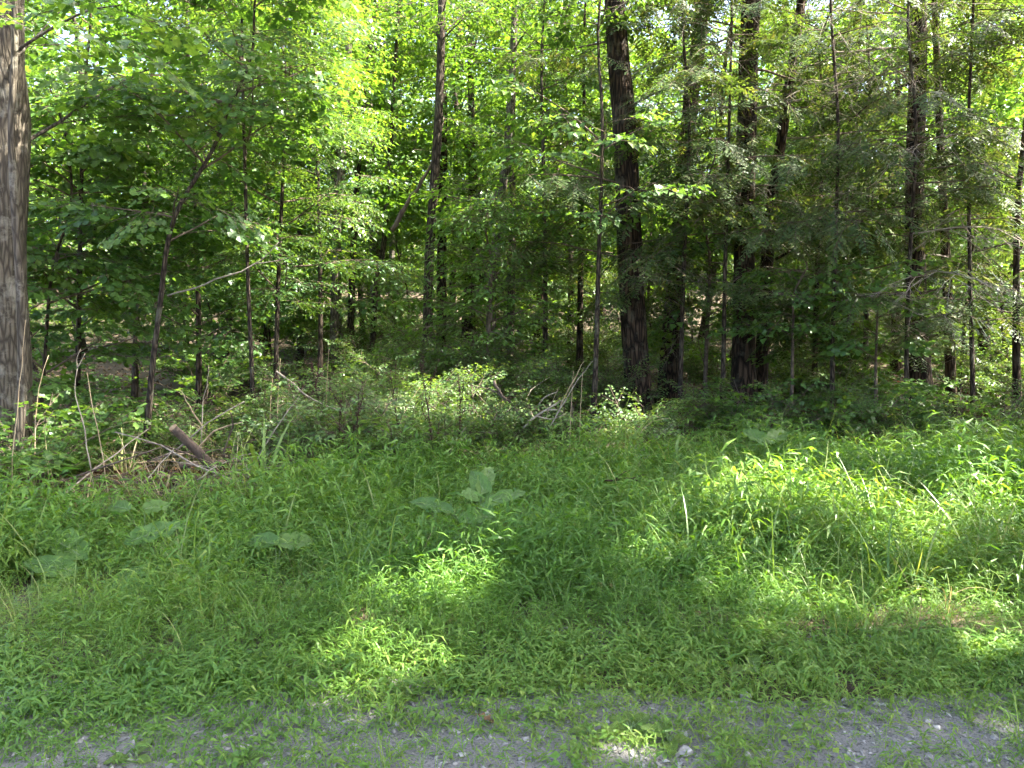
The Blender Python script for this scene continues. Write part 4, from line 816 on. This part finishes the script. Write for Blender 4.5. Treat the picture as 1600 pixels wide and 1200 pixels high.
for a in [(985, 1150, 'largest plantain rosette on the gravel, with pale ribbed leaves', 6, .095, 1), (1045, 1165, 'plantain with rounded leaves just right of the largest rosette', 4, .09, 2), (925, 1160, 'small plantain left of the largest rosette', 4, .075, 3), (195, 1125, 'plantain with upright leaves near the lower left corner', 4, .085, 4), (210, 1195, 'single-leaved plantain at the bottom edge, left side', 3, .085, 5),
          (380, 1195, 'low plantain at the bottom edge, between the left corner and the middle', 4, .07, 6), (1180, 1060, 'plantain with broad leaves at the grass edge behind the pale stone', 5, .10, 7), (1090, 1050, 'broad leaved weed at the grass edge above the plantain rosettes', 5, .09, 8), (640, 1095, 'yellow-green weed on the gravel below the bright patch', 5, .06, 9), (1205, 1020, 'broad leaved weed in the grass edge below the sunny grass', 5, .10, 10), (1480, 1030, 'weed with wide leaves at the grass edge on the right', 5, .09, 11)]: plantain(*a)

# ------------------------------------------------------------------ gravel, stones, leaf litter
b = Buf(); rng = np.random.default_rng(21)
OCT = np.array([[1, 0, 0], [-1, 0, 0], [0, 1, 0], [0, -1, 0], [0, 0, 1], [0, 0, -1.]]); OT = np.array([[0, 2, 4], [2, 1, 4], [1, 3, 4], [3, 0, 4], [2, 0, 5], [1, 2, 5], [3, 1, 5], [0, 3, 5]])
for k in range(8):
    V = OCT * rng.uniform(.55, 1.15, (6, 1)) * [1, .8, .55] + rng.normal(0, .12, (6, 3)); n = 1600
    x, y = scatter(n, 2.15, 4.1); x *= .95; m = y < front(x) + .25; x, y = x[m], y[m]; n = len(x)
    s = .005 + .016 * rng.random(n) ** 3.5; z = np.where(y < 3.62, road_z(x, y), gh(x, y)) + s * .15
    place(b, (V, OT, np.full(8, .5), np.zeros(8, int)), np.stack([x, y, z], 1), frames(azel(rng.uniform(0, 6.28, n), rng.normal(0, .3, n)), rng.normal(0, .4, n)), s, rng.normal(0, .22, n))
obj('gravel', b.mesh('gravel', [M['pebble']]), label='loose blue-grey gravel along the road edge', cat='gravel', kind='stuff')
def rock(name, px, py, size, label, seed, mat='rock', flat=.55, Y=None):
    r = np.random.default_rng(seed); nu, nv = 8, 12; V = []
    for i in range(nu + 1):
        th = math.pi * i / nu
        for j in range(nv):
            ph = 2 * math.pi * j / nv; d = np.array([math.sin(th) * math.cos(ph), math.sin(th) * math.sin(ph), math.cos(th)])
            k = 1 + .22 * math.sin(d[0] * 3.1 + seed) + .18 * math.sin(d[1] * 4.3 + seed * 2) + .12 * math.sin(d[2] * 5 + d[0] * 4) + r.normal(0, .04); V.append(np.clip(d * k, -.95, .82) * [size, size * .75, size * flat])
    T = []
    for i in range(nu):
        for j in range(nv):
            a, c = i * nv + j, i * nv + (j + 1) % nv; T += [[a, c, c + nv], [a, c + nv, a + nv]]
    if Y is None:
        p = at(px, py, 3.); d = p - [0, 0, CAM_H]; k = CAM_H / -d[2]; x, y = d[0] * k, d[1] * k
    else: x, y = gx(px, Y), Y
    q = Buf(); q.add(np.array(V), T); z = gz(x, y) if Y else .01; o = obj(name, q.mesh(name, [M[mat]]), None, (x, y, z + size * flat * .25), label, 'stone'); o.rotation_euler = (0, 0, r.uniform(0, 6.28)); return o
rock('stone', 1165, 1095, .036, 'pale angular stone lying on the gravel above the plantains', 1)
rock('stone', 1140, 1132, .022, 'small round grey stone right of the plantain rosettes', 2); rock('stone', 595, 1108, .03, 'flat bluish stone on the gravel below the bright patch', 3); rock('stone', 45, 1112, .026, 'whitish stone on the gravel near the left edge', 4)
rock('stone', 620, 1135, .018, 'small stone right of centre-left on the gravel, below the flat one', 5); rock('stone', 1070, 1180, .03, 'flat grey stone at the bottom below the rounded plantain', 6); rock('stone', 1425, 1140, .02, 'small pale stone on the gravel near the right corner', 7); rock('stone', 1330, 1185, .022, 'grey stone at the bottom edge, right side', 8)
rock('rock', 945, 690, .36, 'flat grey rock lying in the clearing before the stout trunk', 9, flat=.3, Y=9.0); rock('rock', 1000, 690, .2, 'small rock beside the flat grey rock', 10, flat=.5, Y=9.2)
b = Buf(); rng = np.random.default_rng(22)
n = 9000; y = 6 + 20 * rng.random(n) ** 1.6; x = rng.uniform(-.75, .75, n) * y; V, T = leaf_oval(.085, .05, .3, .5)
m = y > back(x) - .2; x, y = x[m], y[m]; n = len(x)
place(b, (V, T, np.full(4, .4), np.zeros(4, int)), np.stack([x, y, gh(x, y) + .03], 1), frames(azel(rng.uniform(0, 6.28, n), rng.normal(0, .35, n)), rng.normal(0, .5, n)), rng.uniform(.6, 1.3, n), rng.normal(0, .25, n))
obj('leaf_litter', b.mesh('leaf_litter', [M['dry_leaf']]), label='brown fallen leaves lying on the forest floor', cat='leaf litter', kind='stuff')

# ------------------------------------------------------------------ sticks, stalks, logs
def stick(name, label, pix, Y, r, mat, cat='stick', group=None, Y1=None, rooted=False, tip=.35, forks=()):
    Y1 = Y if Y1 is None else Y1; n = len(pix); pts = [at(px, py, Y + (Y1 - Y) * i / max(n - 1, 1)) for i, (px, py) in enumerate(pix)]
    if rooted: pts[0][2] = gz(pts[0][0], pts[0][1]) - .05
    base = pts[0].copy(); P = smooth_path(np.array(pts) - base, max(7, 3 * n)); rg = np.random.default_rng(int(pix[0][0] * 7 + pix[-1][1])); P[1:-1] += rg.normal(0, r * .45, (len(P) - 2, 3))
    V, T = tube(P, np.linspace(r, r * tip, len(P)) * (1 + rg.normal(0, .08, len(P))), 6); q = Buf(); q.add(V, T); me = q.mesh(name, [M[mat]], True)
    if not forks: return obj(name, me, None, base, label, cat, group)
    root = obj(name, None, None, base, label, cat, group); obj('stem', me, root)
    for f in forks:
        p = np.array([at(a, c, Y1 if len(f) < 1 else Y) for a, c in f]) - base; P = smooth_path(p, 6); V, T = tube(P, np.linspace(r * .6, r * .2, 6), 5); q = Buf(); q.add(V, T); obj('branch', q.mesh('branch', [M[mat]], True), root)
    return root
G1 = 'tall dry stalks at the left'
stick('dry_stalk', 'tall thin dry stalk crossing the pale left trunk', [(12, 772), (22, 690), (32, 590), (40, 500)], 6.4, .007, 'dry_stalk', 'stalk', G1, rooted=True)
stick('dry_stalk', 'slim dry stalk curving right at its tip, next to the left trunk', [(50, 730), (56, 660), (62, 600), (76, 555)], 6.9, .006, 'dry_stalk', 'stalk', G1, rooted=True)
stick('dry_stalk', 'pale dry stalk with a forked tip, bowed to the left', [(148, 765), (134, 680), (117, 615), (121, 575)], 6.8, .008, 'bleached', 'stalk', G1, rooted=True, forks=[[(121, 575), (120, 560), (126, 545)], [(121, 575), (128, 562), (133, 552)]])
stick('dry_stalk', 'leaning dry stalk right of the stalk with the forked tip', [(172, 770), (158, 700), (146, 640), (136, 582)], 6.7, .006, 'dry_stalk', 'stalk', G1, rooted=True)
stick('dry_stalk', 'short dry stalk behind the sawn log', [(312, 690), (316, 640), (324, 600), (326, 570)], 7.8, .006, 'bleached', 'stalk', G1, rooted=True)
for px, Y, h, lab in [(420, 8.2, 590, 'thin straw stalk left in the pale group behind the brush pile'), (432, 8.4, 560, 'tallest straw stalk in the pale group behind the brush pile'), (446, 8.5, 600, 'straw stalk in the middle of the pale group behind the brush pile'), (508, 8.6, 545, 'single pale stalk before the slender sunlit trunk'), (890, 8.3, 580, 'straw stalk rising left of the long pale stem at centre'), (905, 8.6, 575, 'dry stem leaning right above the bleached branches')]:
    stick('dry_stalk', lab, [(px, 700), (px + 2, (700 + h) / 2), (px + 6, h)], Y, .005, 'dry_stalk', 'stalk', 'straw stalks behind the verge', rooted=True)
G2 = 'sticks lying in the brush pile'
stick('stick', 'long white stick slanting up from the grass to the thin brown sapling', [(98, 775), (165, 722), (232, 670)], 6.35, .010, 'bleached', 'stick', Y1=7.4)
stick('stick', 'pale stick slanting down right behind the brush pile', [(432, 580), (490, 625), (560, 652)], 8.4, .011, 'bleached', 'stick')
stick('stick', 'thin bleached stick slanting up right, right end of the brush pile', [(392, 735), (430, 670), (468, 618)], 7.0, .007, 'bleached', 'stick')
stick('stick', 'pale bent stick lying at the right front of the brush pile', [(308, 750), (350, 722), (400, 706)], 6.5, .008, 'bleached', 'stick', Y1=6.9)
stick('stick', 'pale stick standing at a slant before the sawn log', [(226, 752), (250, 725), (272, 700)], 6.6, .006, 'bleached', 'stick', Y1=6.9)
stick('stick', 'straight reddish stick leaning left over the sawn log', [(315, 665), (296, 635), (280, 607)], 7.3, .008, 'dry_stalk', 'stick')
stick('stick', 'bleached pair of straight sticks left of the clearing', [(704, 704), (716, 684), (728, 668)], 8.3, .012, 'bleached', 'stick')
stick('stick', 'arched pale blade of dry grass at the left edge of the verge', [(0, 772), (40, 778), (72, 796)], 5.9, .006, 'dry_stalk', 'stick')
stick('dead_branch', 'bleached forked dead branch in the sunny clearing', [(818, 668), (838, 650), (870, 630), (880, 626)], 8.8, .016, 'bleached', 'branch', forks=[[(838, 650), (862, 655), (884, 646)], [(842, 632), (852, 620), (872, 612)], [(850, 642), (868, 640), (880, 645)]])
stick('dead_branch', 'brown dead branch leaning down into the bleached one', [(772, 595), (790, 625), (815, 648), (828, 660)], 9.1, .018, 'brown_stick', 'branch', forks=[[(790, 625), (770, 610), (735, 602)]])
stick('dead_branch', 'long thin pale stem slanting up right from the bleached branch', [(860, 665), (880, 630), (905, 590), (926, 564)], 8.7, .008, 'bleached', 'branch')
stick('dead_branch', 'reddish stem slanting behind the long thin pale stem', [(875, 635), (895, 595), (912, 565)], 9.2, .008, 'dry_stalk', 'branch')
stick('dead_branch', 'dark seed-crusted branch lying on the grass right of centre', [(940, 752), (975, 748), (1012, 742)], 6.6, .009, 'seed', 'branch', forks=[[(960, 750), (975, 738), (985, 735)], [(985, 747), (1000, 752), (1010, 750)]])
stick('dead_pole', 'slanting dead pole leaning against the pale slender trunk at centre', [(612, 360), (640, 310), (668, 270), (690, 225)], 15.2, .05, 'brown_stick', 'pole')
stick('dead_branch', 'bare branch reaching right from the thin brown sapling', [(262, 462), (330, 440), (400, 412), (436, 378)], 8.8, .012, 'dead_twig', 'branch', forks=[[(400, 412), (430, 408), (460, 400)]])
stick('dead_branch', 'dark bare limb slanting down left from the tall far-right trunk', [(1436, 440), (1390, 462), (1340, 482)], 12.3, .03, 'bark_dark', 'branch')
stick('dead_branch', 'long dark limb slanting up right between the leaning trunk and the tall trunk', [(1212, 405), (1270, 375), (1330, 330), (1352, 318)], 12.9, .028, 'bark_dark', 'branch')
stick('dead_branch', 'thin dead limb rising left from the upper far-right trunk', [(1440, 125), (1380, 150), (1300, 210)], 12.3, .024, 'bark_dark', 'branch')
rng = np.random.default_rng(41)
for i in range(84):
    px = rng.uniform(20, 500) if i % 3 else rng.uniform(180, 460); Y = rng.uniform(6.5, 8.2); x = gx(px, Y); z = gz(x, Y); l = rng.uniform(.4, 1.3); a = rng.uniform(0, 6.28); e = rng.normal(.08, .2)
    D = azel(np.array(a), np.array(e)); D[1] *= .5; P = np.array([[0, 0, 0], D * l * .3 + rng.normal(0, .04, 3), D * l * .65 + rng.normal(0, .05, 3), D * l]); r = .003 + .012 * rng.random() ** 2; q = Buf(); V, T = tube(smooth_path(P, 7), np.linspace(r, r * .4, 7), 5); q.add(V, T)
    o = obj('stick', q.mesh('stick', [M[['brown_stick', 'brown_stick', 'brown_stick', 'dead_twig', 'brown_stick', 'dry_stalk'][i % 6]]], True), None, (x - D[0] * l / 2, Y - D[1] * l / 2, z + rng.uniform(.02, .16)), 'short stick lying in the brown brush pile at the left', 'stick', G2)
for i in range(30):
    px = rng.uniform(540, 980); Y = rng.uniform(8.2, 10); x = gx(px, Y); z = gz(x, Y); l = rng.uniform(.5, 1.4); e = rng.uniform(.15, 1.45); a = rng.uniform(0, 6.28); D = azel(np.array(a), np.array(e)); P = np.array([[0, 0, -.04], D * l * .35 + rng.normal(0, .05, 3), D * l * .7 + rng.normal(0, .08, 3), D * l + rng.normal(0, .08, 3)]); r = .003 + .005 * rng.random()
    q = Buf(); V, T = tube(smooth_path(P, 9), np.linspace(r, r * .4, 9), 5); q.add(V, T); obj('dead_twig', q.mesh('dead_twig', [M[['dead_twig', 'dry_stalk', 'brown_stick'][i % 3]]], True), None, (x, Y, z), 'thin dead twig tangled in the weeds of the centre clearing', 'twig', 'dead stems in the centre clearing')
# broken logs: bark, sawn end
def log(label, p0, p1, r, seed):
    p0, p1 = np.array(p0), np.array(p1); rg = np.random.default_rng(seed); root = obj('log', None, None, p0, label, 'log'); P = smooth_path(np.array([p0 * 0, (p1 - p0) * .5 + rg.normal(0, r * .3, 3), p1 - p0]), 9)
    V, T = trunk_tube(P, np.linspace(r, r * .85, 9), 12, rg, .06, False); q = Buf(); q.add(V, T); obj('bark', q.mesh('bark', [M['brown_stick']], True), root)
    d = nrm(P[-1] - P[-2]); V, T = tube(np.array([P[-1] - d * .01, P[-1] + d * .004]), [r * .84, r * .80], 12); q = Buf(); q.add(V, T); obj('cut_end', q.mesh('cut_end', [M['cut_wood']]), root)
log('sawn log with a tan cut end sticking up from the brush pile', at(335, 735, 7.4), at(270, 668, 7.1), .046, 1)
log('dark rotten log lying behind the brush pile', at(280, 728, 7.6), at(400, 716, 8.0), .032, 2)
log('fallen log half hidden at the right end of the brush pile', at(405, 712, 8.1), at(505, 705, 8.5), .03, 3)

# dock: dark stalks with seed heads
def dock(px, py_top, Y, lean, label, seed, n=5):
    rg = np.random.default_rng(seed); x = gx(px, Y); z0 = gz(x, Y); top = at(px + lean, py_top, Y) - [x, Y, z0]; root = obj('dock_plant', None, None, (x, Y, z0), label, 'plant', 'dark seed stalks of dock')
    P = smooth_path(np.array([[0, 0, -.05], top * .5 + rg.normal(0, .03, 3), top]), 9); q = Buf(); V, T = tube(P, np.linspace(.007, .003, 9), 5); q.add(V, T); obj('stem', q.mesh('stem', [M['seed']], True), root)
    heads = [(P, .45, 1.)]
    for i in range(n):
        k = 3 + i % 5; a = rg.uniform(0, 6.28); l = rg.uniform(.15, .35); e = rg.uniform(.6, 1.1); bp = np.array([P[k], P[k] + azel(np.array(a), np.array(e)) * l * .5, P[k] + azel(np.array(a), np.array(e + .25)) * l]); V, T = tube(bp, [.004, .003, .002], 4); q = Buf(); q.add(V, T); obj('branch', q.mesh('branch', [M['seed']]), root); heads.append((bp, .2, 1.))
    q = Buf()
    for pts, lo, hi in heads:
        L = np.linalg.norm(pts[-1] - pts[0])
        for u in range(int(L * 120)):
            f = lo + (hi - lo) * rg.random(); k = min(int(f * (len(pts) - 1)), len(pts) - 2); c = pts[k] + (pts[k + 1] - pts[k]) * (f * (len(pts) - 1) - k)
            if math.sin(f * 46 + lo * 9) < -.35: continue
            q.add(OCT * rg.uniform(.004, .009) + c + rg.normal(0, .008, 3), OT, .5)
    o = obj('seed_head', q.mesh('seed_head', [M['seed']]), root); o['kind'] = 'stuff'
for a in [(682, 560, 7.7, -26, 'tallest dark dock stalk with seed heads, left of centre', 1, 6), (524, 620, 7.8, 8, 'dark dock stalk standing before the slender sunlit trunk', 2), (700, 600, 8.2, 18, 'dark dock stalk leaning right between the tall one and the clearing', 3), (566, 640, 7.6, -8, 'short dark dock stalk left of the tallest one', 4), (640, 580, 8.4, -30, 'dark dock stalk leaning left in the airy shrub', 5), (505, 560, 8.8, -20, 'thin dark stalk behind the pale leaning stick', 6)]: dock(*a)

# ferns, a clover flower, a curled dead leaf
def fern(px, Y, label, n, L, seed):
    rg = np.random.default_rng(seed); x = gx(px, Y); root = obj('fern', None, None, (x, Y, gz(x, Y)), label, 'fern', 'ferns at the wood edge')
    for i in range(n):
        a = i * 6.28 / n + rg.uniform(-.3, .3); q = Buf(); e = 1.1; pts = [np.zeros(3)]
        for k in range(12): pts.append(pts[-1] + azel(np.array(a), np.array(e)) * L / 12); e -= .11
        V, T = tube(np.array(pts), np.linspace(.003, .001, 13), 3, False); q.add(V, T, .6)
        for k in range(2, 13):
            for s in (-1, 1):
                l = L * .24 * math.sin(math.pi * (k - .6) / 12.5) + .01; V, T = leaf_lance(l, l * .3 + .006, .2); q.add(V @ frames(azel(np.array([a + s * 1.25]), np.array([.05])), np.array([0.]))[0].T + pts[k], T, float(np.clip(rg.normal(.5, .12), 0, 1)))
        obj('frond', q.mesh('frond', [M['plantain']]), root)
fern(72, 6.7, 'small sunlit fern between the dry stalks at the left', 5, .42, 1); fern(110, 7.2, 'fern in shade behind the small sunlit one', 6, .5, 2); fern(1110, 9.2, 'fern at the foot of the straight dark trunk', 6, .5, 3)
def clover(px, py, Y, label):
    p = at(px, py, Y); x = p[0]; z0 = gz(x, Y); root = obj('clover_flower', None, None, (x, Y, z0), label, 'flower'); h = p[2] - z0; q = Buf(); V, T = tube(np.array([[0, 0, 0], [.01, 0, h * .5], [0, 0, h]]), .0016, 4); q.add(V, T); obj('stem', q.mesh('stem', [M['grass']]), root)
    q = Buf(); rg = np.random.default_rng(int(px))
    for i in range(60):
        V, T = leaf_kite(.013, .006, .2); D = azel(np.array([rg.uniform(0, 6.28)]), np.array([rg.uniform(-.5, 1.4)])); q.add(V @ frames(D, np.array([0.]))[0].T + [0, 0, h], T, rg.random())
    o = obj('petals', q.mesh('petals', [M['petal']]), root); o['kind'] = 'stuff'
clover(367, 890, 4.9, 'white clover flower in the shaded grass, right of the burdock leaves'); clover(1222, 912, 4.6, 'white blossom in the sunny grass above the grass edge'); clover(610, 1012, 4.0, 'pale blossom at the lower end of the bright patch'); clover(1563, 768, 6.2, 'white blossom at the right edge of the sunny grass')
p = at(767, 1140, 3.); d = p - [0, 0, CAM_H]; k = CAM_H / -d[2]
me, mr = big_leaf(901, .07, .05, .12, .5, mat='dry_leaf'); o = obj('dead_leaf', me, None, (d[0] * k, d[1] * k, .03), 'curled reddish brown dead leaf on the gravel at bottom centre', 'leaf'); o.rotation_euler = (.5, .3, 1.1)

# ------------------------------------------------------------------ labels of the wood's look-alikes: by their place between the nearer trunks
MARKS = [(-200, 'the left edge'), (20, 'the pale left trunk'), (245, 'the thin brown sapling'), (522, 'the slender sunlit trunk'), (672, 'the pale slender trunk'), (780, 'the V of stems'), (985, 'the stout hemlock'), (1165, 'the straight dark trunk'), (1440, 'the tall far-right trunk'), (1800, 'the right edge')]
ORD = ['first', 'second', 'third', 'fourth', 'fifth', 'sixth', 'seventh', 'eighth', 'ninth', 'tenth', 'eleventh', 'twelfth', 'thirteenth', 'fourteenth', 'fifteenth', 'sixteenth', 'seventeenth', 'eighteenth', 'nineteenth', 'twentieth', 'twenty-first', 'twenty-second', 'twenty-third', 'twenty-fourth']
SHORT = {'saplings inside the wood': 'thin leafy sapling', 'leafy trees in the middle depth of the wood': 'slender leafy tree', 'hemlocks in the middle depth of the wood': 'dark hemlock', 'understory shrubs inside the wood': 'understory shrub', 'far leafy trees deep in the wood': 'far leafy tree', 'far hemlocks deep in the wood': 'far dark hemlock'}
rows = {}
for o in list(COL.objects):
    g = o.get('group')
    if g in SHORT and o.parent is None:
        px = 800 + FPX * o.location.x / o.location.y
        i = max(k for k in range(len(MARKS) - 1) if MARKS[k][0] <= px or k == 0)
        rows.setdefault((g, i), []).append((o.location.y, o.name, o))
for (g, i), L in rows.items():
    for k, (_, _, o) in enumerate(sorted(L)):
        a_, b_ = MARKS[i][1], MARKS[i + 1][1]
        o['label'] = f"{SHORT[g]} between {a_} and {b_}" + (f", {ORD[min(k, 23)]} in depth" if len(L) > 1 else '')
